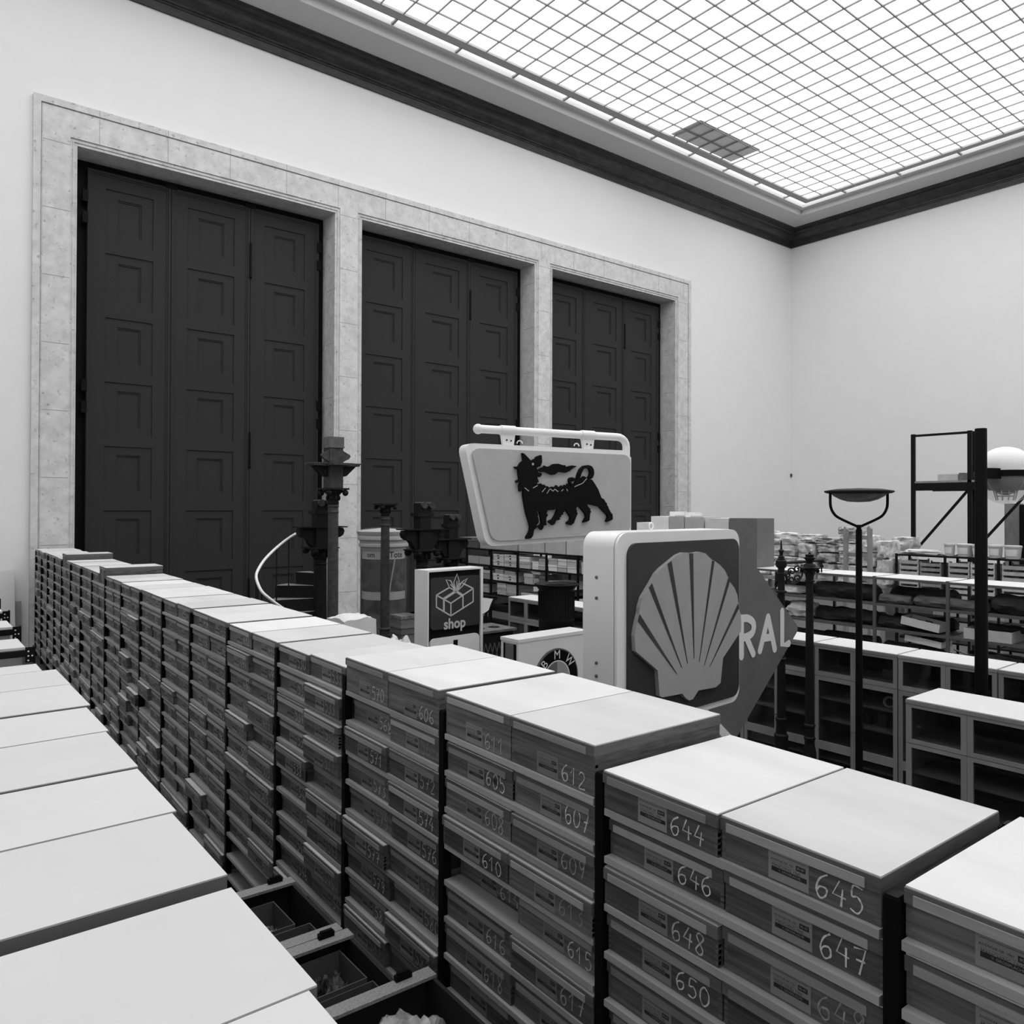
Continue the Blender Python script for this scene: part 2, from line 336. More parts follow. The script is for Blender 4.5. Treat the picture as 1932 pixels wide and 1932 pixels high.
# three doorways, three panelled leaves each
def leaf_mb(x0, x1, z0, z1, y):
    mb = MB(); mb.box(x0, x1, y+.11, y+.13, z0, z1)
    def walls(r, ya, yb):
        a, b, c, d = r
        mb.add([(a,ya,c),(b,ya,c),(b,ya,d),(a,ya,d),(a,yb,c),(b,yb,c),(b,yb,d),(a,yb,d)], [(0,1,5,4),(1,2,6,5),(2,3,7,6),(3,0,4,7)])
    def ringf(r, q, yy):
        a, b, c, d = r; e, f, h, i = q
        mb.add([(a,yy,c),(b,yy,c),(b,yy,d),(a,yy,d),(e,yy,h),(f,yy,h),(f,yy,i),(e,yy,i)], [(0,1,5,4),(1,2,6,5),(2,3,7,6),(3,0,4,7)])
    def ins(r, t, u=None): u = t if u is None else u; return (r[0]+t, r[1]-t, r[2]+u, r[3]-u)
    r0 = (x0, x1, z0, z1); walls(r0, y+.11, y); r1 = ins(r0, .05); ringf(r0, r1, y); walls(r1, y, y+.016)
    r2 = ins(r1, .035); ringf(r1, r2, y+.016); walls(r2, y+.016, y+.03); yf = y+.03
    px0, px1 = x0+.335, x1-.345; ph = 1.09; pitch = 1.31; zs = []; zt = z1-.33
    while zt-ph > z0+.1: zs.append((zt-ph, zt)); zt -= pitch
    mb.add([(r2[0],yf,r2[2]),(px0,yf,r2[2]),(px0,yf,r2[3]),(r2[0],yf,r2[3])], [(0,1,2,3)])
    mb.add([(px1,yf,r2[2]),(r2[1],yf,r2[2]),(r2[1],yf,r2[3]),(px1,yf,r2[3])], [(0,1,2,3)])
    top = r2[3]
    for a, b in zs:
        mb.add([(px0,yf,b),(px1,yf,b),(px1,yf,top),(px0,yf,top)], [(0,1,2,3)]); top = a
        p = (px0, px1, a, b); walls(p, yf, yf+.024); q = ins(p, .225, .17); ringf(p, q, yf+.024); walls(q, yf+.024, yf+.041)
        q2 = ins(q, .028); ringf(q, q2, yf+.041); walls(q2, yf+.041, yf+.058)
        mb.add([(q2[0],yf+.058,q2[2]),(q2[1],yf+.058,q2[2]),(q2[1],yf+.058,q2[3]),(q2[0],yf+.058,q2[3])], [(0,1,2,3)])
    mb.add([(px0,yf,r2[2]),(px1,yf,r2[2]),(px1,yf,top),(px0,yf,top)], [(0,1,2,3)])
    return mb
for i, (a, b) in enumerate(OPEN):
    yl = Y1+.44; d = struct(build(MB().box(a, b, yl+.16, yl+.2, 0, ZO), 'door_%d' % (i+1), BLACK))
    e = [a+.265, a+1.86, a+3.56, a+5.22] if i == 0 else [a+.05, a+1.80, a+3.57, a+5.25]
    zl = Z(6.79)
    for j in range(3):
        lf = build(leaf_mb(e[j]+.006, e[j+1]-.006, .02, zl, yl), 'leaf', DOORM, d)
        if j == 2:
            for zz in (Z(5.6), Z(1.3), Z(-2.0)):
                hg = MB(); hg.tube([(e[2], yl-.02, zz-.38), (e[2], yl-.02, zz+.38)], .022); hg.ball((e[2], yl-.02, zz-.40), .035); build(hg, 'hinge_pin', BLACK, d)
    for xh in (e[0]-.02, e[3]+.02):
        for zz in (Z(6.0), Z(2.2), Z(-1.6)):
            hg = MB(); hg.box(xh-.07, xh+.03, yl-.03, yl+.06, zz-.33, zz-.1); hg.box(xh-.07, xh+.03, yl-.03, yl+.06, zz+.1, zz+.33); build(hg, 'hinge', BLACK, d)
    for xg in (e[1], e[2]):
        hg = MB(); hg.box(xg-.12, xg+.12, yl-.02, yl+.05, zl-.02, zl+.06); build(hg, 'top_guide', BLACK, d)
# ------------------------------------------------------------------ long rack row of numbered wooden boxes
RA, RB = 1.648, .024; ROT = -math.atan(RB)
V = [-.09, .788, 1.677, 2.573, 3.467, 4.385, 5.302, 6.215, 7.099, 7.965, 8.845, 9.742, 10.608, 11.466, 12.339, 13.224, 14.05, 14.865, 15.71, 16.579]
ORD = ['first', 'second', 'third', 'fourth', 'fifth', 'sixth', 'seventh', 'eighth', 'ninth', 'tenth', 'eleventh', 'twelfth', 'thirteenth', 'fourteenth', 'fifteenth', 'sixteenth', 'seventeenth', 'eighteenth', 'nineteenth', 'twentieth']
BD = .60                                                            # box depth
def rowpt(y, z=0): return Vector((RA+RB*y, y, z))
DIG = {'0': [[(.5,1),(.15,.75),(.12,.3),(.45,0),(.85,.25),(.88,.7),(.5,1)]], '1': [[(.1,.62),(.55,1),(.5,0)]],
 '2': [[(.12,.78),(.4,1),(.78,.85),(.7,.55),(.1,.02),(.9,.05)]], '3': [[(.15,.9),(.55,1),(.8,.78),(.45,.55),(.85,.3),(.5,0),(.1,.12)]],
 '4': [[(.5,1),(.08,.42),(.95,.38)],[(.72,.72),(.66,0)]], '5': [[(.9,.97),(.3,1),(.2,.58),(.6,.62),(.88,.32),(.55,0),(.1,.08)]],
 '6': [[(.8,1),(.3,.75),(.1,.32),(.4,0),(.8,.15),(.75,.45),(.3,.42),(.14,.25)]], '7': [[(.1,.92),(.9,1),(.4,0)],[(.25,.5),(.85,.55)]],
 '8': [[(.75,.9),(.4,1),(.2,.78),(.8,.3),(.5,0),(.15,.22),(.75,.72),(.75,.9)]], '9': [[(.8,.72),(.5,.5),(.2,.75),(.5,1),(.82,.8),(.75,.4),(.5,0)]]}
def chalk_mb(num, w, h, rnd):
    mb = MB(); dh = .057*rnd.uniform(.88, 1.1); dw = .0345; y = -w*.125+rnd.uniform(-.006, .004); z0 = .010+rnd.uniform(-.002, .006)
    for ch in str(num):
        sl = rnd.uniform(-.1, .15)
        for st in DIG[ch]:
            pts = [(-.0016, y-(px+sl*(pz-.5))*dw, z0+pz*dh) for px, pz in st]
            pts = [(p[0], p[1]+rnd.uniform(-.0012, .0012), p[2]+rnd.uniform(-.0012, .0012)) for p in pts]
            pp = smooth_path(pts, 5) if len(st) > 3 else pts
            stroke(mb, pp, [rnd.uniform(.0026, .0054) for _ in pp], (-1, 0, 0))
        y -= dw*1.18; z0 += rnd.uniform(-.004, .003)
    return mb
_bm = {}
def mesh_of(key, fn, mats, smooth=False):
    if key not in _bm:
        mb = fn(); me = bpy.data.meshes.new(key[0]); me.from_pydata(mb.v, [], mb.f); me.polygons.foreach_set('material_index', mb.m)
        for m_ in mats: me.materials.append(m_)
        if smooth: me.polygons.foreach_set('use_smooth', [True]*len(me.polygons)); me.set_sharp_from_angle(angle=math.radians(38))
        _bm[key] = me
    return _bm[key]
def inst(name, me, parent, loc=(0, 0, 0), rotz=0):
    o = bpy.data.objects.new(name, me); C.objects.link(o); o.location = loc; o.rotation_euler = (0, 0, rotz)
    if parent: o.parent = parent
    return o
def f_body(w, h):
    mb = MB(); mb.box(0, BD, -w/2, w/2, 0, h-.036)
    for k in range(4):                                              # finger joints at the corners
        z = .006+k*(h-.05)/4
        for s in (-1, 1): mb.box(-.0006, .012, s*w/2-(.011 if s > 0 else 0), s*w/2+(.011 if s < 0 else 0), z, z+.009, 1)
    return mb
def f_lid(w, h): return MB().box(-.006, BD+.004, -w/2-.0015, w/2+.0015, h-.036, h-.004)
def f_panel(w, h): return MB().box(-.002, BD+.002, -w/2, w/2, h-.004, h)
def f_batten(w, h): return MB().box(-.0095, -.006, -w*.42, w*.455, h-.0355, h-.014)
def f_card(w, h, words=True):
    mb = MB(); hb = h-.036; yc = w*.04; a = yc+.054; b = yc-.054; z1 = min(hb-.001, .075); z0 = max(.004, z1-.07)
    mb.box(-.0010, 0, b, a, z0, z1); x = -.0013
    def q(y0, y1, za, zb, m): mb.add([(x, y0, za), (x, y1, za), (x, y1, zb), (x, y0, zb)], [(0, 1, 2, 3)], m)
    q(b+.005, a-.009, z0+.020, z0+.031, 1); q(b+.008, b+.033, z1-.027, z1-.015, 1)
    if words:
        X_ = (0, -1, 0); Y_ = (0, 0, 1)
        put_text(mb, 'INVENTAR NR. 1961', .0078, (x, yc+.016, z1-.021), X_, Y_, 1, sx=.9)
        put_text(mb, 'MANCHING 1960', .0105, (x, yc+.006, z1-.034), X_, Y_, 1, sx=.95)
        put_text(mb, '80-87', .0085, (x-.0004, b+.0205, z1-.021), X_, Y_, 0, .01)
        put_text(mb, 'V. GROSSFLÄCHE', .0075, (x-.0004, yc-.004, z0+.0255), X_, Y_, 0, .01)
        q(b+.008, a-.008, z1-.0082, z1-.0074, 1); q(b+.036, a-.008, z1-.0276, z1-.027, 1)
    return mb
def f_far(w, h):
    mb = MB(); mb.box(0, BD, -w/2, w/2, 0, h-.036, 0); mb.box(-.004, BD+.004, -w/2-.0015, w/2+.0015, h-.036, h-.004, 1)
    mb.box(-.002, BD+.002, -w/2, w/2, h-.004, h, 2); mb.box(-.0075, -.004, -w*.42, w*.455, h-.033, h-.013, 3); yc = w*.04
    mb.box(-.001, 0, yc-.054, yc+.054, .006, h-.038, 4); mb.box(-.0014, -.001, yc-.046, yc+.046, .024, .036, 5); return mb
NUM = {1: [(644, 645), (646, 647), (648, 649), (650, None), (None, None), (None, None)],
 2: [(611, 612), (605, 607), (608, 609), (610, 613), (614, 615), (616, 617), (618, None), (None, None)],
 3: [(570, 606), (568, 569), (571, 572), (573, 574), (575, 576), (577, 578), (579, 580), (581, 582), (583, None), (None, None)],
 4: [(530, 531), (532, 533), (534, 535), (536, 537), (538, 539), (540, 541), (542, 543), (544, 545), (546, 547), (None, None)],
 5: [(492, 493), (494, 495), (496, 497), (498, 499), (500, 501), (502, 503), (504, 505), (506, 507), (508, 509), (510, 511)],
 6: [(454, 455), (456, 457), (458, 459), (460, 461), (462, 463), (464, 465), (466, 467), (468, 469), (470, 471), (472, 473)]}
FAINT = {609, 613, 531, 533, 535, 537, 539, 569, 578, 649, 541, 575, 545, 543, 582, 583}
SHIFT = {644: -.010, 645: .0, 647: .01, 646: .012, 648: -.012, 611: -.004, 612: -.004, 605: .0, 607: .006, 608: -.008, 609: -.008, 610: -.020, 613: -.02, 614: .062, 615: .02,
 616: .0, 617: -.012, 618: -.006, 570: -.008, 606: -.008, 568: .03, 569: -.004, 571: -.02, 572: -.008, 573: .0, 574: -.012, 575: .012, 576: .006, 577: -.03, 578: .0, 579: .0, 580: .02, 533: -.03, 537: -.035, 534: -.012, 538: -.02}
NT = [3, 6, 8, 10, 10, 10]+[13]*13
ZT = lambda b, t: Z((-.889 if b in (2, 3) else -.903)-.1425*t)
TOPPOS = {0: 'topmost', 1: 'second from top'}
cells = []
for b in range(19):
    for t in range(NT[b]):
        for s in (0, 1):                                            # 0 = left in the photo, 1 = right
            y0, y1 = V[b]+.027, V[b+1]-.020; w = (y1-y0)/2-.003
            yc = (y1-w/2) if s == 0 else (y0+w/2)
            n = NUM.get(b, [])[t][s] if b in NUM and t < len(NUM[b]) else None
            cells.append((b, t, s, yc, w, n))
def size_key(c): p = rowpt(c[3], 0); return p.x*FW.x+p.y*FW.y + (0 if c[1] < 6 else 3)
order = sorted(cells, key=size_key); solo = order[:300]; rest = order[300:]
rb = random.Random(3)
def tierword(t): return TOPPOS.get(t, ORD[t]+' shelf down')
for b, t, s, yc, w, n in solo:
    tall = (t == 0 and (b in (2, 3) or (b in (14, 16, 18) and s == 0) or (b == 11 and s == 1)))
    h = .160 if (t == 0 and b in (2, 3)) else .20 if tall else .110+rb.choice([0, 0, .003, -.003])
    wk = round(w, 3); hk = round(h, 4)
    sh = SHIFT.get(n, rb.choice([-.004, .004, .004, .008, .012] if t < 4 else [-.02, -.03, .004, .006, .014, -.008]))
    if t and n not in SHIFT and rb.random() < (.08 if t < 4 else .3): sh = rb.uniform(-.05, .035)
    p = rowpt(yc, ZT(b, t)+.001); p.x += sh+(.006 if t else .001); rz = ROT+rb.uniform(-.001, .001)
    side = 'left' if s == 0 else 'right'
    if n: lab = 'lidded pine box chalked %d, %s of its pair, %s' % (n, side, 'on top of the rack' if t == 0 else tierword(t))
    elif b <= 7: lab = '%s pine box, %s, %s rack bay from the right edge' % (side, tierword(t), ORD[b])
    else: lab = '%s pine box, %s, %s rack bay from the door wall' % (side, tierword(t), ORD[18-b])
    if tall and b >= 11: lab = 'taller pine box rising above its neighbours on top, %s rack bay from the door wall' % ORD[18-b]
    if b <= 10:
        r = thing('wooden_box', lab, 'box', p, rz, 'numbered wooden boxes on the long rack')
        inst('body', mesh_of(('body', wk, hk), lambda: f_body(w, h), [WOOD, WOODR]), r)
        l = inst('lid', mesh_of(('lid', wk, hk), lambda: f_lid(w, h), [WOODR]), r)
        inst('lid_panel', mesh_of(('lid_panel', wk, hk), lambda: f_panel(w, h), [LIDTOP]), l)
        inst('batten', mesh_of(('batten', wk, hk), lambda: f_batten(w, h), [WOODL]), l)
        inst('label_card', mesh_of(('label_card', wk, hk, b <= 5), lambda: f_card(w, h, b <= 5), [CARDLAB, INK]), r)
        if n:
            c = chalk_mb(n, w, h, rb); build(c, 'chalk_number', CHALK2 if n in FAINT else CHALK, r, local=True)
        if n == 605:
            k = MB(); put_text(k, 'RGK', .024, (-.0024, -w*.25, .04), (0, -1, 0), (0, 0, 1), 0, .02, .6); build(k, 'stamp', INK, r, local=True)
    else:
        o = inst('wooden_box', mesh_of(('far_box', wk, hk), lambda: f_far(w, h), [WOOD, WOODR, LIDTOP, WOODL, CARDLAB, INK]), None, p, rz)
        tag(o, lab, 'box', 'numbered wooden boxes on the long rack')
mb = MB()
for b, t, s, yc, w, n in rest:
    h = .110; q = f_far(w, h); p = rowpt(yc, ZT(b, t)+.001); p.x += .012+rb.choice([-.03, -.01, 0, .01, .02]); R = Matrix.Rotation(ROT, 3, 'Z')
    o_ = len(mb.v); mb.v += [tuple(R @ Vector(v)+p) for v in q.v]; mb.f += [tuple(i+o_ for i in f) for f in q.f]; mb.m += q.m
tag(build(mb, 'distant_box_ranks', [WOOD, WOODR, LIDTOP, WOODL, CARDLAB, INK]), 'ranks of small pine boxes low on the rack towards the door wall', 'boxes', kind='stuff')
for b in range(19):
    y0, y1 = V[b], V[b+1]; L = y1-y0; base = rowpt(y0, 0)
    lab = ('black-posted rack bay carrying the boxes chalked %d to %d' % (NUM[b][0][0], [x for r_ in NUM[b] for x in r_ if x][-1])) if b in NUM else \
        'rightmost rack bay, partly cut off by the photo edge' if b == 0 else '%s black-posted rack bay of the long row, counted from the door wall' % ORD[18-b]
    r = thing('storage_rack', lab, 'rack', base, ROT, 'bays of the long box rack')
    for yy in ([-.0, L] if b == 18 else [0.]):
        for x in (.0, BD+.004):
            me = mesh_of(('post', b in (2, 3)), lambda: MB().box(-.012, .026, -.014, .014, 0, ZT(b, 0)+.085).box(-.014, -.006, -.0165, .0165, 0, ZT(b, 0)+.08), [BLACK])
            inst('post', me, r, (x, yy, 0))
    for t in range(13):
        sl = L-.048; me = mesh_of(('shelf', round(sl, 3)), lambda: MB().box(-.012, BD-.01, -sl/2, sl/2, -.02, 0), [SHELFW])
        inst('shelf', me, r, (0, L/2+.002, ZT(b, t)))
# ------------------------------------------------------------------ row of white boxes along the left
WX0 = -.30
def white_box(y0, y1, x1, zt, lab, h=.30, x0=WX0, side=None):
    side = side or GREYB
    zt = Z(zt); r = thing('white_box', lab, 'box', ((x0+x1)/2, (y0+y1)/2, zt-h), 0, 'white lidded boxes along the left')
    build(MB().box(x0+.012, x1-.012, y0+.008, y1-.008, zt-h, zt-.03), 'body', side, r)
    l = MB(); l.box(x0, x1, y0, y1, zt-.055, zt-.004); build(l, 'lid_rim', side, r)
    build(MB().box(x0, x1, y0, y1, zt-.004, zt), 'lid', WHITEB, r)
wl = [(.86, 1.372, .612, -.902), (1.376, 1.852, .630, -.900), (1.924, 2.406, .645, -.900), (2.418, 2.887, .660, -.900), (2.914, 3.436, .668, -.900),
      (3.448, 3.905, .680, -.900), (3.945, 4.462, .702, -.900), (4.47, 4.915, .705, -.900), (4.922, 5.16, .640, -.900)]
wlab = ['white box lid in the bottom left corner of the photo, nearest of its row', 'second white box from the camera, small dent near its right edge', 'third white box from the camera, standing clear of a dark gap',
 'fourth white box from the camera, with a narrow right edge', 'fifth white box from the camera, faintly smudged on top', 'sixth white box from the camera, before the row steps outward',
 'seventh white box from the camera, jutting furthest into the aisle', 'eighth white box from the camera, second last before the black beams', 'last flat white box before the nearest black beam']
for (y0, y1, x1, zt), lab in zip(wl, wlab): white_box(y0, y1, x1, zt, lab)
for i, (y, xr) in enumerate([(5.20, .642), (6.13, .675), (7.08, .705), (8.02, .73)]):
    nm = ['nearest', 'second', 'third', 'farthest'][i]
    r = thing('rack_end_frame', '%s black perforated end frame beside the white boxes on the left' % nm, 'rack', (xr-.03, y, 0), 0, 'black end frames on the left')
    p = MB(); p.box(xr-.008, xr, y-.004, y+.05, 0, Z(-.806)); p.box(xr-.05, xr, y-.006, y, Z(-.895), Z(-.808)); build(p, 'post', BLACK, r)
    hl = MB()
    for k in range(3):
        for dx in (.015, .034):
            if (k+int(dx > .02)) % 2 == 0 or k == 1: hl.lathe([(.0045, -.0004), (.0045, .0004)], 0, 0, 8); n8 = 16; vs = hl.v[-n8:]; hl.v = hl.v[:-n8]+[(xr-.05+dx+v[0], y-.0066+v[2], Z(-.883)+.026*k+v[1]) for v in vs]
    build(hl, 'bolt_heads', WHITEP, r)
    build(MB().box(WX0-.04, xr-.045, y-.004, y+.03, Z(-.862), Z(-.826)), 'beam', BLACK, r)
    build(MB().box(WX0-.04, WX0-.012, y, y+.05, 0, Z(-.8)), 'rear_post', BLACK, r)
    build(MB().box(WX0+.031, xr-.051, y+.002, y+.05, Z(-1.215), Z(-1.20)), 'lower_beam', BLACK, r)
    white_box(y+.034, y+.40, xr-.046, -.812, '%s raised white box behind a black beam at the left edge' % nm, .38, side=WHITEB)
# support rack under the white boxes
r = thing('steel_rack', 'steel rack carrying the white lidded boxes along the left', 'rack', (.15, 3.0, 0))
for y in (.84, 1.90, 3.0, 4.1, 5.10):
    for x in (WX0+.02, .52): build(MB().box(x, x+.04, y, y+.03, 0, Z(-1.235)), 'post', BLACK, r)
build(MB().box(WX0+.01, .58, .84, 5.17, Z(-1.235), Z(-1.205)), 'shelf', GREYB, r)
build(MB().box(.561, .575, .86, 5.15, .02, Z(-1.237)), 'added_shade_panel', CRATEK, r)  # added unseen panel, blocks light so the aisle stays dark
# ------------------------------------------------------------------ open black crates in the aisle
def crate(y0, y1, x0, x1, zt, lab, h=.30, ends=(-1, 1), hx=(.2, .2)):
    zt = Z(zt); r = thing('open_crate', lab, 'crate', ((x0+x1)/2, (y0+y1)/2, zt-h), ROT, 'open crates in the aisle')
    cx, cy = (x0+x1)/2, (y0+y1)/2; a, b = (x1-x0)/2, (y1-y0)/2
    build(MB().open_box(-a, a, -b, b, 0, h-.012, .014), 'shell', CRATEK, r, local=True)
    for s in ends:
        q_ = hx[0] if s < 0 else hx[1]; yb = s*(b-.03); bar = build(MB().box(-a-.004, a+.004, yb-.03, yb+.03, h-.012, h), 'end_bar', BARTOP, r, local=True)
        if q_ > 1: continue
        hb = MB(); hb.box(q_-.032, q_+.032, yb-.010+s*.018, yb+.010+s*.018, h, h+.020); hb.box(q_-.024, q_+.024, yb-.007+s*.018, yb+.007+s*.018, h+.020, h+.028); build(hb, 'handle', BLACK, bar, local=True)
    return r
crate(2.885, 3.44, .80, 1.43, -1.70, 'black open crate holding small card trays, farthest of the three in the aisle', hx=(9, .24))
crate(2.462, 2.88, .82, 1.435, -1.70, 'black open crate with a large tray of dark fragments, middle of three', ends=(1,), hx=(0, .215))
crate(1.55, 2.458, .86, 1.545, -1.70, 'black open crate holding a clear plastic bag, nearest of the three', hx=(.2, .235))
def tray(x0, x1, y0, y1, z, h, lab, grp='card trays in the open crates'):
    o = build(MB().open_box(x0, x1, y0, y1, Z(z), Z(z)+h, .004), 'card_tray', TRAYM, loc=((x0+x1)/2, (y0+y1)/2, Z(z))); return tag(o, lab, 'tray', grp)
zb = -1.70-.30+.015
tray(1.00, 1.33, 3.12, 3.36, zb, .235, 'grey card tray of pale finds at the back of the farthest crate')
tray(.98, 1.13, 3.00, 3.11, zb, .225, 'smallest card tray in the farthest crate, empty')
tray(1.14, 1.39, 2.955, 3.11, zb, .225, 'long card tray in the front of the farthest crate')
tray(1.00, 1.39, 2.60, 2.83, zb, .235, 'large card tray heaped with dark fragments in the middle crate')
tray(1.18, 1.41, 2.485, 2.595, zb, .22, 'long empty card tray in the front of the middle crate')
tray(1.02, 1.17, 2.49, 2.595, zb, .215, 'small card tray in the front left of the middle crate')
rf = random.Random(11)
def frags(x0, x1, y0, y1, z, n, lab, mt=FRAG):
    mb = MB()
    for i in range(n):
        L = rf.uniform(.025, .07); c = (rf.uniform(x0+.03, x1-.03), rf.uniform(y0+.03, y1-.03)); q = rock_mb((0, 0, 0), L, L*rf.uniform(.25, .5), L*rf.uniform(.2, .45), i+3, .4, 2, .3)
        A = Matrix.Rotation(rf.uniform(0, 6.28), 3, 'Z') @ Matrix.Rotation(rf.uniform(-.6, .6), 3, 'Y'); o_ = len(mb.v)
        mb.v += [tuple(A @ Vector(v)+Vector((c[0], c[1], Z(z)+.006+rf.uniform(0, .05)))) for v in q.v]; mb.f += [tuple(k+o_ for k in f) for f in q.f]; mb.m += q.m
    tag(build(mb, 'fragments', mt, loc=((x0+x1)/2, (y0+y1)/2, Z(z)), smooth=True), lab, 'fragments', kind='stuff')
frags(1.01, 1.32, 3.13, 3.35, zb+.13, 34, 'heap of pale finds in the farthest card tray', mat('pale_finds', .20, .7, 20, .5))
frags(1.01, 1.38, 2.61, 2.82, zb+.12, 80, 'heap of dark fragments in the large card tray')
bag = MB(); q = rock_mb((1.35, 2.22, Z(-1.985)), .33, .38, .275, 41, .26, 12, .25); bag.v, bag.f, bag.m = q.v, q.f, q.m
tag(build(bag, 'plastic_bag', BAGM, loc=(1.35, 2.22, Z(-1.985)), smooth=False), 'crumpled clear plastic bag lying in the nearest open crate', 'bag')
# trestle that carries the crates
r = thing('low_trestle', 'low dark bench under the open crates in the aisle', 'bench', (1.17, 2.5, 0))
build(MB().box(.78, 1.58, 1.52, 3.46, Z(-2.045), Z(-2.017)), 'top', CRATEK, r)
for x in (.80, 1.50):
    for y in (1.56, 3.40): build(MB().box(x, x+.05, y-.025, y+.025, 0, Z(-2.045)), 'leg', CRATEK, r)
# ------------------------------------------------------------------ petrol station and shop signs
def frame_of(P, al):                                                # sign plane: along (right), up, out towards the viewer
    a = math.radians(al); d = Vector((math.cos(a), math.sin(a), 0)); return d, Vector((0, 0, 1)), Vector((d.y, -d.x, 0))
def slab(mb, outline, out, t, m=0, m2=None): return mb.prism(outline, -out*t, m, m2)
def legs_to_floor(r, pts, rad, m, nm='stand_post'):
    for p in pts: build(MB().tube([(p[0], p[1], 0), (p[0], p[1], p[2])], rad, 10), nm, m, r, smooth=True)
# scallop sign ---------------------------------------------------------------
AL = 3.5; P0 = (3.60, 3.44); d, up, out = frame_of(P0, AL); on = lambda u, v: onP(u, v, P0, AL)
tl = on(1157.6, 1005.2); tr = on(1389.5, 997.6); br = on(1389, 1318)
zt, zb_ = (tl.z+tr.z)/2, br.z-.01; xl, xr = tl, tr; w_ = (xr-xl).dot(d); h_ = zt-zb_; cen = Vector((xl.x, xl.y, 0))+d*(w_/2)+up*((zt+zb_)/2)
r = thing('petrol_sign', 'large boxed sign with a raised pale scallop shell on a dark field', 'sign', (cen.x, cen.y, 0))
def onplane(pts, c, off): return [c+d*x+up*y+out*off for x, y in pts]
m_ = MB(); slab(m_, onplane(rrect(w_, h_, .10), cen, 0), out, .26); build(m_, 'box', WHITEP, r, smooth=True)
m_ = MB(); slab(m_, onplane(rrect(w_-.005, h_-.005, .10), cen, .026), out, .020); build(m_, 'face_frame', WHITEP, r, smooth=True)
l_ = on(1156.5+14, 1100); fx0 = (on(1156, 1100)-cen).dot(d)
m_ = MB(); pw, ph = w_-.13, h_-.12
slab(m_, onplane([(x+.03, y-.01) for x, y in rrect(pw, ph, .085)], cen, .045), out, .02); build(m_, 'dark_field', DGREY, r, smooth=True)
K = lambda u, v: (1170+u/8.4, 1030+v/8.4); K2 = lambda u, v: (1090+u/4.293, 980+v/4.293)
arc = [(100,1645),(88,1400),(105,1290),(130,1165),(157,1062),(170,950),(215,800),(310,640),(352,572),(430,430),(520,335),(605,268),(668,215),(770,135),(860,98),(950,100),
 (1010,105),(1110,85),(1210,110),(1280,180),(1318,215),(1345,222),(1440,290),(1520,380),(1578,500),(1592,550),(1670,650),(1715,760),(1735,890),(1735,970),(1770,1060),(1780,1200),(1775,1330)]
base = [(1105,1110),(1085,1310),(1045,1345),(905,1370),(860,1440),(830,1450),(800,1430),(775,1395),(610,1425),(590,1415),(575,1210)]
pts = [on(*K(*p))+out*.075 for p in arc]+[on(*K2(*p))+out*.075 for p in base]
m_ = MB(); m_.prism(pts, -out*.035); sc_ = build(m_, 'scallop_shell', MGREY, r)
gro = [((130,1168),(160,1058),(720,1240)),((308,645),(356,575),(768,1188)),((605,275),(668,225),(815,1155)),((950,110),(1012,110),(868,1115)),((1312,225),(1352,225),(910,1140)),((1568,495),(1598,545),(950,1170)),((1722,900),(1738,975),(995,1180))]
m_ = MB()
for a, b, c in gro:
    A, B, C_ = on(*K(*a)), on(*K(*b)), on(*K2(*((c[0], c[1]) if c != (720,1240) else (730,1240))))
    m_.add([A+out*.077, C_-d*.003+out*.077, C_+d*.003+out*.077, B+out*.077], [(0, 1, 2, 3)])
build(m_, 'grooves', DGREY, sc_)
m_ = MB()
for v in (1092, 1132, 1257, 1282):
    p = onP(1128, v, P0, AL); z = on(1157, v).z; q = Vector((xl.x, xl.y, z))-out*.14-d*.003
    m_.ball(q, .011, 8)
build(m_, 'screws', IRON3, r)
e = cen+up*(h_/2+.02)-d*w_*.12-out*.12; m_ = MB(); m_.tube([e+d*.022*math.cos(t)+up*(.012+.022*math.sin(t)) for t in [2*math.pi*k/12 for k in range(13)]], .005, 6, cap=False); build(m_, 'lifting_eye', WHITEP, r, smooth=True)
legs_to_floor(r, [cen-d*.4-out*.13-up*(h_/2), cen+d*.35-out*.13-up*(h_/2)], .035, WHITEP)
m_ = MB()
for k in (-.4, .35): m_.bar(cen+d*k-out*.42-up*(cen.z-.03), cen+d*k+out*.2-up*(cen.z-.03), .06, .05)
build(m_, 'stand_foot', WHITEP, r)
# diamond sign ----------------------------------------------------------------
AL = 0; P0 = (5.3, 3.85); d, up, out = frame_of(P0, AL); on = lambda u, v: onP(u, v, P0, AL)
ap_r, ap_t, ap_b = on(1507, 1185), on(1392, 1016), on(1402, 1386)
zc_ = ap_r.z; half_h = (ap_t.z-ap_b.z)/2*1.06; cx = on(1389, 1100).x-.05; hw = ap_r.x-cx
c = Vector((cx, P0[1], (ap_t.z+ap_b.z)/2))
def round_poly(P, rr, n=5):
    out_ = []
    for i, p in enumerate(P):
        a, b = P[i-1], P[(i+1) % len(P)]; u1 = (Vector(a)-Vector(p)).normalized(); u2 = (Vector(b)-Vector(p)).normalized(); q1 = Vector(p)+u1*rr; q2 = Vector(p)+u2*rr
        for k in range(n+1):
            t = k/n; out_.append(tuple(q1*(1-t)**2+Vector(p)*2*t*(1-t)+q2*t*t))
    return out_
r = thing('petrol_sign', 'tilted square sign with pale rounded capitals, half hidden behind the scallop sign', 'sign', (c.x, c.y, 0))
dz = ap_r.z-c.z
corner = [(hw, dz), (0, half_h), (-hw, dz), (0, -half_h)]
m_ = MB(); slab(m_, [c+d*x+up*y for x, y in round_poly(corner, .06)], out, .15); build(m_, 'box', WHITEP, r)
m_ = MB(); slab(m_, [c+d*x*.985+up*y*.985+out*.012 for x, y in round_poly(corner, .06)], out, .012); build(m_, 'blue_face', BLUEP, r)
m_ = MB(); lw = .064; nr = out
lo_ = [0]
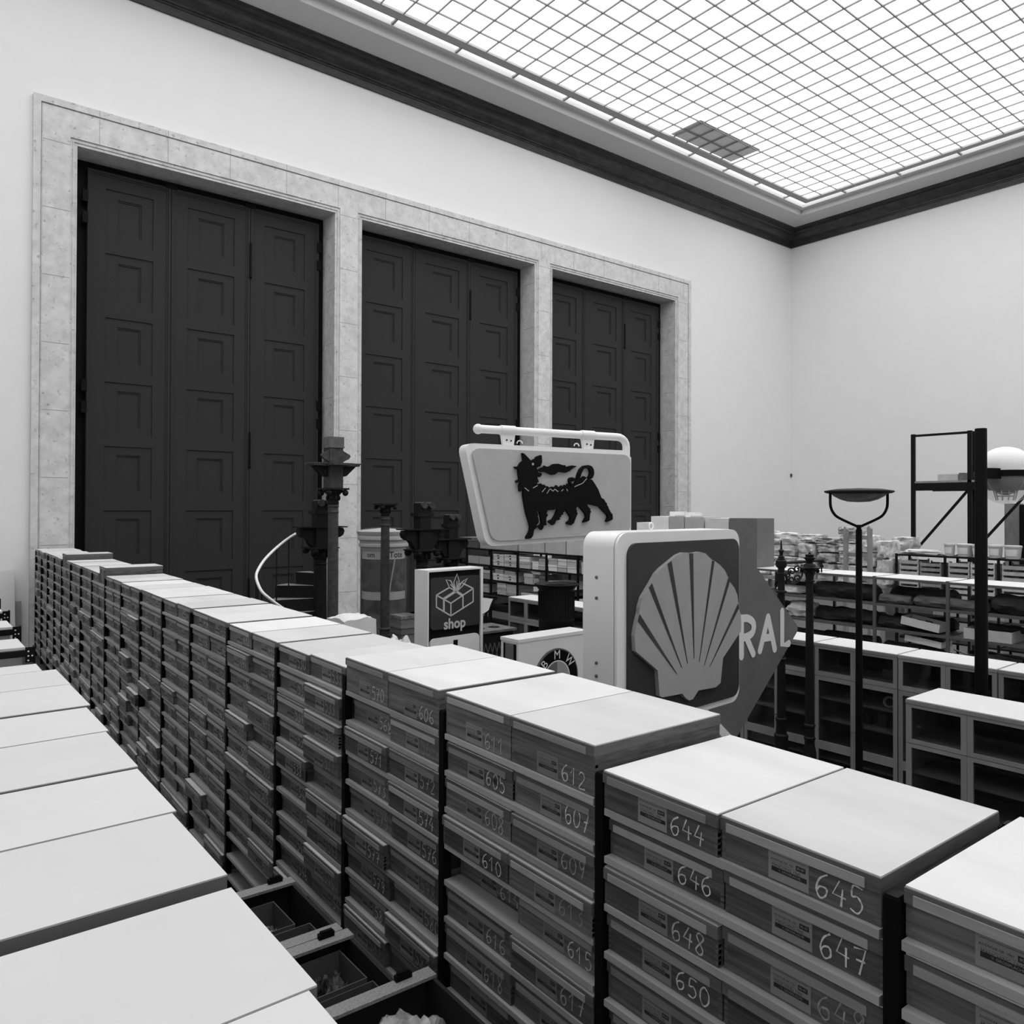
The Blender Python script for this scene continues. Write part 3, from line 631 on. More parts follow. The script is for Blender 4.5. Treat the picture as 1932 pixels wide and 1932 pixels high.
def letter(strokes, dx=0):
    for st in strokes:
        pp = [on(u, v)+d*dx for u, v in st]; lo_[0] += .0005; stroke(m_, pp, lw, nr, .0135+lo_[0], 0, True)
A_ = [[(1446.4,1164),(1431.2,1227)],[(1446.4,1164),(1459,1224)],[(1437,1204),(1454,1201)]]
L_ = [[(1472.8,1153),(1472.8,1216),(1485,1213.5)]]
R_ = [[(1396,1166),(1396,1238)],smooth_path([(1396,1167,0),(1407,1166,0),(1417,1173,0),(1419,1184,0),(1415,1195,0),(1405,1201,0),(1396,1203,0)],4),[(1405,1202),(1418,1233)]]
letter(A_); letter(L_); letter([[(p[0], p[1]) for p in s_] for s_ in R_]); letter(A_, -(on(1446, 1180)-on(1396, 1180)).length*1.75)
build(m_, 'letters', mat('white_lettering', .72, .5), r)
m_ = MB(); p0, p1 = c+d*(-.02)-up*half_h*.98-out*.02, c+d*(-hw)+up*dz*.9-out*.02
e_ = (d*(-hw)+up*(half_h+dz)).normalized(); n_ = Vector(d*-1+up*-.6).normalized()*.035; m_.bar(c-up*half_h+n_+d*.02+out*.03, c-up*half_h+e_*.75+n_+out*.03, .06, .07); build(m_, 'corner_rail', WHITEP, r)
legs_to_floor(r, [(c.x, c.y+.10, c.z-half_h+.06)], .03, WHITEP); build(MB().box(c.x-.3, c.x+.3, c.y-.12, c.y+.35, 0, .03), 'stand_foot', IRON2, r)
# hanging sign with the six-legged dog ---------------------------------------------
AL = -9.5; P0 = (4.0, 5.6); d, up, out = frame_of(P0, AL); on = lambda u, v: onP(u, v, P0, AL)
cl = on(880, 940); r = thing('hanging_sign', 'white sign with a black six-legged fire-breathing dog, hung from a white tube', 'sign', (on(1190, 950).x, on(1190, 950).y, 0))
Q = [on(*p) for p in ((876, 835.5), (1190, 850.5), (1190, 1013), (917, 1031.5))]; mid = sum(Q, Vector())/4
pl = [((q-mid).dot(d), (q-mid).z) for q in Q]; pl = [pl[1], pl[0], pl[3], pl[2]]
op = round_poly(pl, .10, 6)
m_ = MB(); slab(m_, [mid+d*x+up*y for x, y in op], out, .15); build(m_, 'box', WHITEP, r, smooth=True)
m_ = MB(); slab(m_, [mid+d*(x*.955+.012)+up*(y*.90)+out*.030 for x, y in op], out, .03); build(m_, 'acrylic_face', OFFW, r, smooth=True)
G = lambda p: on(960+p[0]/9.2, 840+p[1]/9.2)
dog = [(180,140),(215,155),(260,200),(325,270),(345,265),(410,235),(425,205),(505,175),(515,200),(520,300),(490,375),(470,365),(445,390),(425,370),(430,420),(450,470),(470,495),(490,480),(515,495),(515,520),(485,555),(440,540),(420,520),(465,640),(430,660),(455,690),
(500,665),(525,690),(560,685),(585,715),(615,712),(645,745),(700,720),(730,745),(775,695),(805,745),(860,700),(885,745),(915,688),(945,725),(965,665),(1010,715),(1060,725),(1075,680),(1110,625),(1140,500),(1180,410),(1240,360),(1320,348),(1380,370),(1415,430),(1420,500),(1400,560),(1375,585),(1320,562),(1345,520),(1355,470),(1335,415),(1290,395),(1245,410),(1210,470),(1180,560),(1155,645),(1240,540),(1300,570),(1385,605),(1430,670),(1490,770),(1545,915),
(1590,940),(1610,980),(1640,1010),(1640,1040),(1660,1060),(1670,1100),(1715,1180),(1735,1190),(1742,1275),(1720,1300),(1640,1330),(1632,1310),(1660,1250),(1650,1210),(1560,1120),(1510,1065),(1400,1040),(1300,1020),(1310,1060),(1355,1105),(1350,1135),(1370,1150),(1350,1180),(1345,1230),(1338,1300),(1310,1320),(1245,1340),(1235,1325),(1280,1250),(1270,1190),(1190,1090),(1135,1040),(1105,1110),(1130,1140),(1115,1150),(1135,1185),(1110,1240),(1090,1290),(1070,1350),(1020,1385),(960,1365),(945,1345),(1005,1295),(1015,1250),(970,1180),(925,1105),
(905,1150),(880,1170),(885,1200),(850,1215),(845,1245),(815,1260),(835,1280),(800,1300),(770,1285),(740,1360),(705,1385),(660,1345),(632,1315),(705,1280),(745,1220),(790,1110),(700,1125),(615,1130),(600,1180),(622,1220),(595,1250),(590,1330),(598,1390),(575,1390),(555,1380),(535,1440),(512,1470),(480,1435),(450,1405),(500,1370),(515,1340),(500,1240),(480,1150),(420,1130),(450,1190),(445,1240),(460,1290),(460,1340),(425,1385),(440,1415),(380,1470),(365,1560),(340,1600),(300,1620),(250,1622),(248,1590),(305,1490),(315,1410),(290,1310),(250,1180),(215,1000),(195,870),(200,760),
(145,805),(130,790),(125,700),(150,650),(90,655),(72,635),(85,615),(130,590),(115,510),(112,425),(70,405),(50,375),(110,378),(150,310),(200,270),(190,200)]
m_ = MB(); m_.prism([G(p)+out*.062 for p in dog], -out*.032)
curl = [(990,640),(985,600),(1005,570),(1040,558),(1090,580),(1095,605),(1070,630),(1045,620),(1040,600),(1025,610),(1030,660),(1075,705),(1040,715),(1010,690)]
m_.prism([G(p)+out*.061 for p in curl], -out*.031); dg = build(m_, 'dog_emblem', BLACK, r)
m_ = MB(); m_.prism([G(p)+out*.060 for p in [(455,435),(510,395),(575,378),(555,358),(600,375),(660,370),(720,330),(800,325),(880,350),(925,350),(930,380),(1040,355),(1130,370),(1060,400),(1000,450),(930,482),(850,470),(810,462),(740,515),(690,518),(640,495),(580,465),(510,470)]], -out*.03)
build(m_, 'flame_emblem', BLACK, r)
m_ = MB(); e = G((358, 333))+out*.0635; m_.add([e+d*.012*math.cos(t)+up*.012*math.sin(t) for t in [math.pi*k/5 for k in range(10)]], [tuple(range(10))])
for a, b in (((215,740),(290,800)),((360,745),(440,700)),((515,815),(580,740)),((600,840),(650,760)),((660,760),(705,800)),((705,800),(740,760)),((740,765),(795,810)),((850,800),(885,765)),((940,760),(960,800)),((1075,725),(1150,690)),((1150,690),(1215,665)),((1215,665),(1290,580))):
    stroke(m_, [G(a), G(b)], .007, out, .0632)
build(m_, 'light_details', OFFW, dg)
m_ = MB(); z_ = -.075
def T(u, v): return on(u, v)-out*.075
path = [T(912, 808)]+[T(1172, 823.5)]+[T(1172+18*math.sin(a), 842-18.5*math.cos(a)) for a in [math.pi*k/10 for k in range(1, 6)]]+[T(1190.5, 1010)]
b_ = path[-1].copy(); b_.z = .02; path.append(b_)
m_.tube(path, .038, 14); m_.ball(T(909, 808), .047, 14); build(m_, 'hanger_tube', WHITEP, r, smooth=True)
m_ = MB(); a = T(1190.5, 862); b_ = Vector((a.x, a.y, .0)); m_.tube([a, b_], .048, 14); m_.lathe([(.22, 0), (.22, .02), (.06, .03)], a.x, a.y, 20); build(m_, 'mast', WHITEP, r, smooth=True)
for u, v in ((965, 811), (1116.5, 820)):
    p = T(u, v); m_ = MB(); m_.tube([p-d*.075, p+d*.075], .046, 14); m_.prism([p-d*.075+out*.02, p+d*.075+out*.02, p+d*.055-up*.14+out*.02, p-d*.05-up*.14+out*.02], -out*.04)
    hp = build(m_, 'clamp', WHITEP, r, smooth=True); m_ = MB(); m_.ball(p-d*.02-up*.09+out*.025, .008, 6); m_.ball(p+d*.025-up*.095+out*.025, .008, 6); build(m_, 'bolts', BLACK, hp)
for u, v in ((988, 836), (1096, 841)):
    p = T(u, v); m_ = MB(); m_.tube([p+d*.028*math.cos(t)+up*.028*math.sin(t) for t in [math.pi*k/8 for k in range(9)]], .006, 6, cap=False); build(m_, 'lifting_eye', WHITEP, r, smooth=True)
# shop sign ---------------------------------------------------------------------
AL = 5; P0 = (4.6, 7.25); d, up, out = frame_of(P0, AL); on = lambda u, v: onP(u, v, P0, AL)
a, b_ = on(807, 1077.5), on(911.5, 1069); zt = (a.z+b_.z)/2; w_ = (b_-a).dot(d); org = Vector((a.x, a.y, 0))
r = thing('shop_sign', 'white upright sign box with a gift parcel icon and the word shop', 'sign', (org.x, org.y, 0))
def bx(mb, x0, x1, y0, y1, z0, z1, m=0):                            # in sign axes: along, depth behind the face, height
    vs = [org+d*x-out*y+up*z for z in (z0, z1) for x, y in ((x0, y0), (x1, y0), (x1, y1), (x0, y1))]
    mb.add(vs, [(3,2,1,0),(4,5,6,7),(0,1,5,4),(1,2,6,5),(2,3,7,6),(3,0,4,7)], m)
def fw(u, v): p = on(u, v); return ((p-org).dot(d), p.z)
m_ = MB(); bx(m_, 0, w_, .03, .24, 0, zt); bx(m_, 0, .018, 0, .03, 0, zt); bx(m_, w_-.035, w_, 0, .03, 0, zt); bx(m_, .018, w_-.035, 0, .03, zt-.02, zt); build(m_, 'housing', WHITEP, r)
m_ = MB(); bx(m_, .018, w_-.035, .024, .03, 0, zt-.02); build(m_, 'recess', BLACK, r)
x0, zb1 = fw(812, 1188); x1, zt1 = fw(904.5, 1082); c = org+d*((x0+x1)/2)+up*((zb1+zt1)/2-.012)
m_ = MB(); slab(m_, [c+d*x+up*y+out*.004 for x, y in rrect(x1-x0, zt1-zb1, .045)], out, .026); build(m_, 'icon_panel', DGREY, r, smooth=True)
g_ = lambda p: on(740+p[0]/4.83, 1020+p[1]/4.83)
m_ = MB(); W1 = .0165
for st in ([(400,497),(532,570)],[(532,570),(735,435)],[(400,497),(510,432)],[(640,388),(735,435)],[(400,497),(400,605)],[(532,570),(532,685)],[(735,435),(735,555)],[(400,605),(532,685)],[(532,685),(735,555)]):
    stroke(m_, [g_(p) for p in st], W1, out, .0052, 0, True)
for st, w2 in (([(465,533),(590,452)],.030),([(468,535),(468,640)],.026),([(640,500),(555,445)],.030),([(642,500),(642,612)],.018)): stroke(m_, [g_(p) for p in st], w2, out, .0054)
for st in ([(575,455),(520,430),(487,355),(530,365),(575,450)],[(578,455),(558,380),(588,303),(608,370),(585,455)],[(590,455),(605,400),(640,372),(682,342),(650,400),(595,455)],[(570,450),(530,400)],[(583,450),(588,370)],[(595,450),(625,390)]):
    stroke(m_, [g_(p) for p in st], W1*.8, out, .0056, 0, True)
pc = g_((568, 755)); put_text(m_, 'shop', .165, pc+out*.0052, d, up, 0, .028); build(m_, 'icon_and_lettering', LGREY, r)
m_ = MB(); zt2 = fw(858, 1200)[1]; slab(m_, [org+d*((x0+x1)/2)+up*(zt2-.55+y)+d*x+out*.004 for x, y in rrect(x1-x0, 1.1, .06)], out, .026); pn = build(m_, 'price_panel', WHITEP, r, smooth=True)
m_ = MB(); p = on(859, 1212); q = [(p-d*.032-up*.06), (p+d*.032-up*.06), (p+d*.032+up*.03), (p-d*.032+up*.03)]; m_.add([v+out*.0056 for v in q], [(0, 1, 2, 3)]); build(m_, 'digit', BLACK, pn)
# car maker's sign ---------------------------------------------------------------
AL = 2; P0 = (4.9, 6.07); d, up, out = frame_of(P0, AL); on = lambda u, v: onP(u, v, P0, AL)
a, b_ = on(978, 1208), on(1108, 1189); zt = (a.z+b_.z)/2; w_ = (b_-a).dot(d); org = Vector((a.x, a.y, 0))
r = thing('dealer_sign', 'low white sign box with a black ringed roundel, left of the scallop sign', 'sign', (org.x, org.y, 0))
m_ = MB(); bx(m_, 0, w_, 0, .27, .0, zt); bx(m_, -.006, w_+.006, -.006, .276, zt-.03, zt+.004); build(m_, 'housing', WHITEP, r)
m_ = MB(); bx(m_, -.004, 0, .03, .07, .1, zt-.05); bx(m_, -.004, 0, .20, .23, .1, zt-.05); build(m_, 'side_stripes', BLACK, r)
m_ = MB(); bx(m_, -.003, 0, .07, .20, .1, zt-.05); build(m_, 'side_window', GREYB, r)
cc = on(740+1490/4.83, 1020+1240/4.83+2); R_o = (cc-on(740+1490/4.83, 1020+980/4.83)).length
def disc(rad, off, t0=0, t1=2*math.pi, n=40): return [cc+out*off]+[cc+d*rad*math.cos(t0+(t1-t0)*k/n)+up*rad*math.sin(t0+(t1-t0)*k/n)+out*off for k in range(n+1)]
def fan(mb, rad, off, t0=0, t1=2*math.pi, m=0): v = disc(rad, off, t0, t1); mb.add(v, [(0, i, i+1) for i in range(1, len(v)-1)], m)
m_ = MB(); m_.prism([v for v in disc(R_o, .02)[1:-1]], -out*.02, 0); rd = build(m_, 'roundel', IRON3, r, smooth=True)
m_ = MB(); fan(m_, R_o*.955, .0212, m=0); fan(m_, R_o*.60, .0222, m=1); fan(m_, R_o*.56, .0228, 0, math.pi/2, 2); fan(m_, R_o*.56, .0228, math.pi/2, math.pi, 3); fan(m_, R_o*.56, .0228, math.pi, 1.5*math.pi, 2); fan(m_, R_o*.56, .0228, 1.5*math.pi, 2*math.pi, 3)
for ch, an in (('B', 138), ('M', 90), ('W', 42)):
    t = math.radians(an); ra = Vector(d*math.cos(t)+up*math.sin(t)); ta = Vector(d*math.sin(t)-up*math.cos(t)); put_text(m_, ch, R_o*.43, cc+ra*R_o*.775+out*.0225, ta, ra, 1, .0, .95)
build(m_, 'roundel_face', [BLACK, WHITEP, MGREY, GREYB], rd)
# ------------------------------------------------------------------ iron columns, stair and advertising pillar by the doors
def zat(u, v, x, y): q = ray(u, v); return Z(y/q.y*q.z)
def sq(mb, x, y, s, z0, z1, m=0): mb.box(x-s/2, x+s/2, y-s/2, y+s/2, z0, z1, m)
def capital(mb, x, y, r0, r1, z0, z1):                              # leafy bell with corner volutes under a square abacus
    h = z1-z0; mb.lathe([(r0, z0), (r0*1.15, z0+h*.1), (r0*1.05, z0+h*.3), (r0*1.25, z0+h*.6), (r1*.85, z0+h*.82), (r1*.9, z0+h*.88)], x, y, 16)
    mb.box(x-r1, x+r1, y-r1, y+r1, z0+h*.9, z1)
    for sx in (-1, 1):
        for sy in (-1, 1): mb.ball((x+sx*r1*.75, y+sy*r1*.75, z0+h*.72), r1*.27, 8)
    for k in range(8):
        a = k*math.pi/4; mb.ball((x+r0*1.2*math.cos(a), y+r0*1.2*math.sin(a), z0+h*.42), r0*.34, 6, sz=1.6)
def column(x, y, u, lab, v):                                        # tall column: v = picture heights of its features
    r = thing('iron_column', lab, 'column', (x, y, 0), 0, 'cast iron columns'); s = (y/ray(u, 1000).y)/F; z = lambda t: zat(u, t, x, y); return r, s, z
# tallest column with the box head
x, y = 5.355, 11.2; u = 628; r, s, z = column(x, y, u, 'tallest grey iron column, square box head and wide bracketed plate', None)
m_ = MB(); m_.lathe([(.13, 0), (.13, .12), (.10, .16), (.088, .3), (.078, z(975)), (.078, z(968)), (.088, z(967)), (.088, z(965)), (.078, z(964)), (.078, z(957)), (.09, z(956)), (.09, z(954)), (.076, z(952))], x, y, 20); build(m_, 'shaft', IRON2, r, smooth=True)
m_ = MB(); capital(m_, x, y, .078, .185, z(953), z(921)); build(m_, 'capital', IRON, r, smooth=True)
m_ = MB(); sq(m_, x, y, .225, z(921), z(844)); build(m_, 'block', IRON2, r)
m_ = MB(); sq(m_, x, y, .245, z(844), z(825)); sq(m_, x, y, .26, z(845.5), z(843.5)); build(m_, 'head_box', IRON3, r)
m_ = MB(); hw = .40; m_.box(x-hw, x+hw, y-.16, y+.16, z(876.5), z(874)); m_.box(x-hw*.95, x+hw*.95, y-.15, y+.15, z(879.5), z(876.5)); m_.box(x-.16, x+.16, y-hw*.9, y+hw*.9, z(879), z(875)); build(m_, 'plate', IRON2, r)
for sx in (-1, 1):
    m_ = MB(); m_.prism([(x+sx*.11, y-.05, z(880)), (x+sx*.36, y-.05, z(880)), (x+sx*.20, y-.05, z(898)), (x+sx*.11, y-.05, z(900))], (0, .1, 0)); m_.lathe([(.03, 0), (.03, .02)], x, y, 12); n_ = 24
    m_.v[-n_:] = [(x+sx*.165+p[0]-x, y-.055-(p[2]), z(891)+p[1]-y) for p in m_.v[-n_:]]; build(m_, 'bracket', IRON, r)
    m_ = MB(); m_.prism([(x+sx*.11, y-.10, z(850)), (x+sx*.17, y-.10, z(854)), (x+sx*.235, y-.10, z(858)), (x+sx*.245, y-.10, z(861)), (x+sx*.215, y-.10, z(866)), (x+sx*.16, y-.10, z(869)), (x+sx*.11, y-.10, z(873))], (0, .05, 0)); build(m_, 'ear', IRON2, r)
# slender column
x, y = 6.5, 11.6; u = 728; r, s, z = column(x, y, u, 'slender iron column with a flared capital in front of the wrapped pillar', None)
m_ = MB(); m_.lathe([(.11, 0), (.11, .1), (.085, .13), (.085, z(1201)), (.105, z(1200)), (.105, z(1197)), (.085, z(1196)), (.085, z(1188)), (.10, z(1187)), (.10, z(1185)), (.076, z(1183)), (.072, z(992)), (.088, z(991.5)), (.088, z(990)), (.068, z(989)), (.068, z(981)), (.088, z(980)), (.088, z(978)), (.068, z(977)), (.068, z(974))], x, y, 20); build(m_, 'shaft', IRON2, r, smooth=True)
m_ = MB(); capital(m_, x, y, .066, .155, z(975), z(950)); build(m_, 'capital', IRON, r, smooth=True)
def console_column(x, y, u, v0, k, lab, vshaft, par=None):          # v0 = plate height in the picture, k = size
    r = par or thing('iron_column', lab, 'column', (x, y, 0), 0, 'cast iron columns'); z = lambda t: zat(u, v0+t*k, x, y)
    m_ = MB(); m_.lathe([(.13*k, 0), (.115*k, .1), (.10*k, z(72)), (.115*k, z(71)), (.10*k, z(69)), (.10*k, z(62)), (.115*k, z(61)), (.095*k, z(59))], x, y, 20); build(m_, 'shaft', IRON, r, smooth=True)
    m_ = MB(); capital(m_, x, y, .10*k, .23*k, z(61), z(39)); build(m_, 'capital', IRON, r, smooth=True)
    m_ = MB(); m_.box(x-.40*k, x+.40*k, y-.17*k, y+.17*k, z(2.2), z(0)); build(m_, 'plate', IRON, r)
    m_ = MB(); sq(m_, x, y, .25*k, z(39), z(2)); build(m_, 'core', IRON, r)
    for sx in (-1, 1):
        m_ = MB(); m_.prism([(x+sx*q*k, y-.07*k, z(t)) for q, t in ((.10, 3), (.37, 3), (.395, 9), (.375, 16), (.33, 20), (.27, 22), (.23, 26), (.21, 32), (.17, 37), (.10, 38))], (0, .14*k, 0)); m_.tube([(x+sx*.31*k, y-.085*k, z(11)), (x+sx*.31*k, y+.085*k, z(11))], .045*k, 12); build(m_, 'scroll_bracket', IRON, r)
    m_ = MB(); sq(m_, x, y, .21*k, z(0), z(-48)); m_.box(x-.15*k, x+.15*k, y-.12*k, y+.12*k, z(-30), z(-23)); build(m_, 'head_block', IRON, r)
    for dx in (-.045, .10):
        m_ = MB(); m_.tube([(x+dx*k, y-.16*k, z(-44)), (x+dx*k, y+.12*k, z(-44))], .055*k, 12); build(m_, 'pin', IRON2, r, smooth=True)
    return r
console_column(6.86, 11.0, 797, 997.5, 1.0, 'dark iron column with scrolled brackets and twin pins, above the shop sign', 1070)
console_column(8.1, 12.0, 850, 1016, .92, 'greyer iron column with twin pins, half hidden by the dog sign', 1060)
# spiral stair
TREAD = mat('tread_painted_lit', .26, .5, 30, .6)  # lighter step tops: light from above painted into the tread colour
x, y = 5.42, 11.8
r = thing('spiral_stair', 'dark cast iron spiral stair with a pale curved handrail, near the first door', 'stair', (x, y, 0))
console_column(x, y, 602, 993, 1.0, '', 1100, r)
for i in range(9):
    a0 = math.radians(82+28*(8-i)); a1 = a0+math.radians(29)
    zz = zat(567, 1084, x, y)-.20*(8-i); R0, R1 = .10, .74 if i < 8 else .55
    q = [(x+R0*math.cos(a0), y+R0*math.sin(a0)), (x+R1*math.cos(a0), y+R1*math.sin(a0)), (x+R1*math.cos((a0+a1)/2), y+R1*math.sin((a0+a1)/2)), (x+R1*math.cos(a1), y+R1*math.sin(a1)), (x+R0*math.cos(a1), y+R0*math.sin(a1))]
    if zz < .1: continue
    m_ = MB(); m_.prism([(p[0], p[1], zz) for p in q], (0, 0, -.025), 1, 0)
    st = build(m_, 'step', [IRON, TREAD], r)
    m_ = MB(); m_.prism([(q[4][0], q[4][1], zz-.026), (q[3][0], q[3][1], zz-.026), (q[3][0], q[3][1], zz-.195), (q[4][0], q[4][1], zz-.195)], (.012, .012, 0)); build(m_, 'riser', IRON, st)
hp = []
for u, v, yy in ((560, 1006, 12.25), (545, 1015, 12.0), (522, 1033, 11.6), (500, 1055, 11.3), (487, 1075, 11.1), (483.5, 1087, 11.0), (486, 1100, 10.9), (494, 1116, 10.8), (507, 1128, 10.75), (524, 1141, 10.75), (545, 1155, 10.8), (565, 1166, 10.85)):
    hp.append(onY(u, v, yy))
m_ = MB(); m_.tube(smooth_path(hp, 5), .021, 10); build(m_, 'handrail', WHITEP, r, smooth=True)
for i, L_h in ((1, .95), (2, .95), (4, .95), (5, 1.0), (7, 1.0), (9, .9)):
    p = hp[i]; m_ = MB(); m_.tube([p, (p.x, p.y, max(.02, p.z-L_h))], .011, 6); build(m_, 'baluster', IRON, r)
# advertising pillar under plastic film
x, y = 7.03, 12.6; z = lambda v: zat(724, v, x, y)
r = thing('advertising_pillar', 'round advertising pillar with pale lettered bands, wrapped in clear plastic', 'pillar', (x, y, 0))
m_ = MB(); m_.lathe([(.40, 0), (.40, z(1195)), (.385, z(1190)), (.385, z(1053)), (.385, z(1052))], x, y, 40, cap=False); build(m_, 'drum', mat('dark_green_drum', .035, .6, 5, .12), r, smooth=True)
m_ = MB(); m_.lathe([(.39, z(1053)), (.39, z(1038)), (.40, z(1037)), (.40, z(1032)), (.45, z(1030)), (.45, z(1026)), (.43, z(1024)), (.43, z(1020)), (.47, z(1017)), (.47, z(1012)), (.46, z(1010)), (.48, z(1006)), (.49, z(1002)), (.40, z(1000)), (.05, z(996))], x, y, 40); build(m_, 'crown', mat('pale_crown_paint', .42, .7), r, smooth=True)
bd = MB(); bd.lathe([(.392, z(1128)), (.392, z(1113))], x, y, 40, cap=False); band = build(bd, 'lower_band', mat('cream_band', .40, .7), r, smooth=True)
m_ = MB()
def wrap_text(body, size, zc_, a0, rad):
    vs, fs = text(body, size, .02); m_.add([(x+rad*math.cos(a0+v.x/rad), y+rad*math.sin(a0+v.x/rad), zc_+v.y) for v in vs], fs)
va = math.atan2(-y, -x)
wrap_text('Tote', .15, z(1045), va+.62, .394); wrap_text('om', .13, z(1045), va-.62, .394); build(m_, 'lettering', INK, r)
m_ = MB(); q = []
for k, (rr, v) in enumerate(((.47, 1198), (.43, 1190), (.41, 1150), (.42, 1100), (.425, 1060), (.46, 1030), (.50, 1006), (.50, 1001), (.3, 997.5), (.02, 995))): q.append((rr, z(v)+.012))
m_.lathe(q, x, y, 48, cap=False); m_.v = [(p[0]+.016*noise.noise(Vector(p)*4), p[1]+.016*noise.noise(Vector(p)*4+Vector((9, 0, 0))), p[2]) for p in m_.v]; build(m_, 'plastic_wrap', FILM, r, smooth=True)
m_ = MB(); m_.tube(smooth_path([(x+.43*math.cos(va-.15), y+.43*math.sin(va-.15), z(1005)), (x+.41*math.cos(va-.1), y+.41*math.sin(va-.1), z(1060)), (x+.42*math.cos(va-.02), y+.42*math.sin(va-.02), z(1100)), (x+.41*math.cos(va), y+.41*math.sin(va), z(1190))], 6), .012, 6)
m_.tube([(x+.41*math.cos(va+.5), y+.41*math.sin(va+.5), z(1053)), (x+.41*math.cos(va+.2), y+.41*math.sin(va+.2), z(1125))], .014, 6); build(m_, 'film_fold', mat('film_fold', .30, .4), r, smooth=True)
# small things between the rack and the doors
def lump(name, lab, cat, c, sx, sy, sz, seed, m, rough=.25, boxy=.5, n=6, grp=None):
    q = rock_mb(c, sx, sy, sz, seed, rough, n, boxy); o = build(q, name, m, loc=c, smooth=True); return tag(o, lab, cat, grp)
def ztop(u, v, x): return onX(u, v, x).z
p = onY(662, 1180, 9.6); lump('dust_sheet', 'white sheet draped over something behind the long box rack', 'sheet', (p.x, 9.6, 0), .55, .6, onY(655, 1157, 9.6).z, 5, CLOTH, .05, .75, 8)
for i, (u, v, yy, w_, lab) in enumerate(((744, 1197, 10.2, .3, 'white paper bundle left of the shop sign foot'), (765, 1198, 9.9, .34, 'creased pale paper bundle touching the shop sign'))):
    p = onY(u, v, yy); lump('paper_bundle', lab, 'bundle', (p.x, yy, 0), w_*.62, w_*.62, p.z, 21+i, CLOTH, .2, .6)
yy = 10.9; a, b_ = onY(757, 1163, yy), onY(790, 1163, yy); z1 = a.z; z0 = onY(757, 1198, yy).z
for i in range(2):
    hh = (z1-z0)/2; lo = z0+hh*(1-i); o = MB(); o.box(a.x, b_.x, yy, yy+.35, lo, lo+hh-.012); r = thing('dark_crate', 'dark wooden crate beside the wrapped pillar, %s of two' % ('upper', 'lower')[i], 'crate', ((a.x+b_.x)/2, yy+.17, lo), 0, 'stacked dark crates')
    build(o, 'body', CARDD, r); o = MB().box(a.x-.01, b_.x+.01, yy-.012, yy+.36, lo+hh-.05, lo+hh-.002); build(o, 'rim', LOGG if i == 0 else CARDD, r)
build(MB().box(a.x+.02, b_.x-.02, yy+.02, yy+.33, 0, z0-.002), 'plinth_block', CARDD, loc=(a.x+.2, yy+.17, 0)); tag(bpy.data.objects['plinth_block'], 'dark block under the two stacked crates beside the pillar', 'block')
# dark drum with a flared rim
DRUMM = mat('black_drum_iron', .007, .5, 20, .3, spec=.12)
x, y = 6.05, 6.76; z = lambda v: zat(1051, v, x, y); k = y/ray(1051, 1100).y/F
r = thing('iron_drum', 'black fluted iron drum with a flared open rim, before the cabinets', 'drum', (x, y, 0))
m_ = MB(); R_ = 33.5*k; m_.lathe([(R_, 0), (R_, z(1172)), (R_*1.02, z(1170)), (R_*1.02, z(1168)), (R_, z(1166)), (R_*.99, z(1118)), (R_*1.0, z(1112)), (R_*1.10, z(1107)), (R_*1.25, z(1103)), (R_*1.26, z(1101)), (R_*1.2, z(1100.5)), (R_*1.0, z(1106)), (R_*.95, z(1130)), (.02, z(1135))], x, y, 40, cap=False); build(m_, 'shell', DRUMM, r, smooth=True)
m_ = MB()
for i in range(36):
    a = 2*math.pi*i/36; m_.tube([(x+R_*1.003*math.cos(a), y+R_*1.003*math.sin(a), z(1165)), (x+R_*1.003*math.cos(a), y+R_*1.003*math.sin(a), z(1114))], .006, 5, cap=False)
build(m_, 'fluting', DRUMM, r)
# iron stove and moulded seat to the right of the shop sign
yy = 7.9; a, b_ = onY(905, 1192, yy), onY(968, 1186, yy); zt = a.z
r = thing('iron_stove', 'black iron stove with round cooking holes, right of the shop sign', 'stove', ((a.x+b_.x)/2, yy+.25, 0))
build(MB().box(a.x, b_.x, yy, yy+.5, .0, zt-.03), 'body', IRON, r); build(MB().box(a.x-.03, b_.x+.04, yy-.03, yy+.53, zt-.03, zt), 'top_plate', IRON3, r)
for i, f in enumerate((.25, .7)):
    m_ = MB(); m_.lathe([(.075, zt), (.075, zt+.004)], a.x+(b_.x-a.x)*f, yy+.2, 20); build(m_, 'ring_cover', BLACK, r)
m_ = MB()
for i in range(7):
    for s_ in (-1, 1): m_.bar((a.x+.02+(b_.x-a.x-.04)*i/7, yy-.004, zt-.16 if s_ > 0 else zt-.42), (a.x+.02+(b_.x-a.x-.04)*(i+1)/7, yy-.004, zt-.42 if s_ > 0 else zt-.16), .01, .01)
build(m_, 'lattice', IRON3, r)
yy = 8.5; A = [onY(u, v, yy) for u, v in ((880, 1124), (930, 1130), (925, 1142), (922, 1151), (914, 1157), (900, 1158), (880, 1152))]
r = thing('moulded_panel', 'white curved panel with rounded corner standing behind the shop sign', 'panel', (A[0].x, yy, 0))
m_ = MB(); m_.prism(A, (.0, .05, 0)); build(m_, 'shell', WHITEP, r)
m_ = MB(); m_.tube([A[0]+Vector((0, .02, .02)), A[1]+Vector((.08, .02, .02))], .02, 6); m_.tube([A[1]+Vector((.08, .02, .02)), A[4]+Vector((.05, .03, 0)), (A[4].x+.05, yy+.03, 0)], .02, 6); m_.tube([(A[0].x, yy+.03, A[0].z), (A[0].x, yy+.03, 0)], .02, 6); build(m_, 'black_frame', BLACK, r)
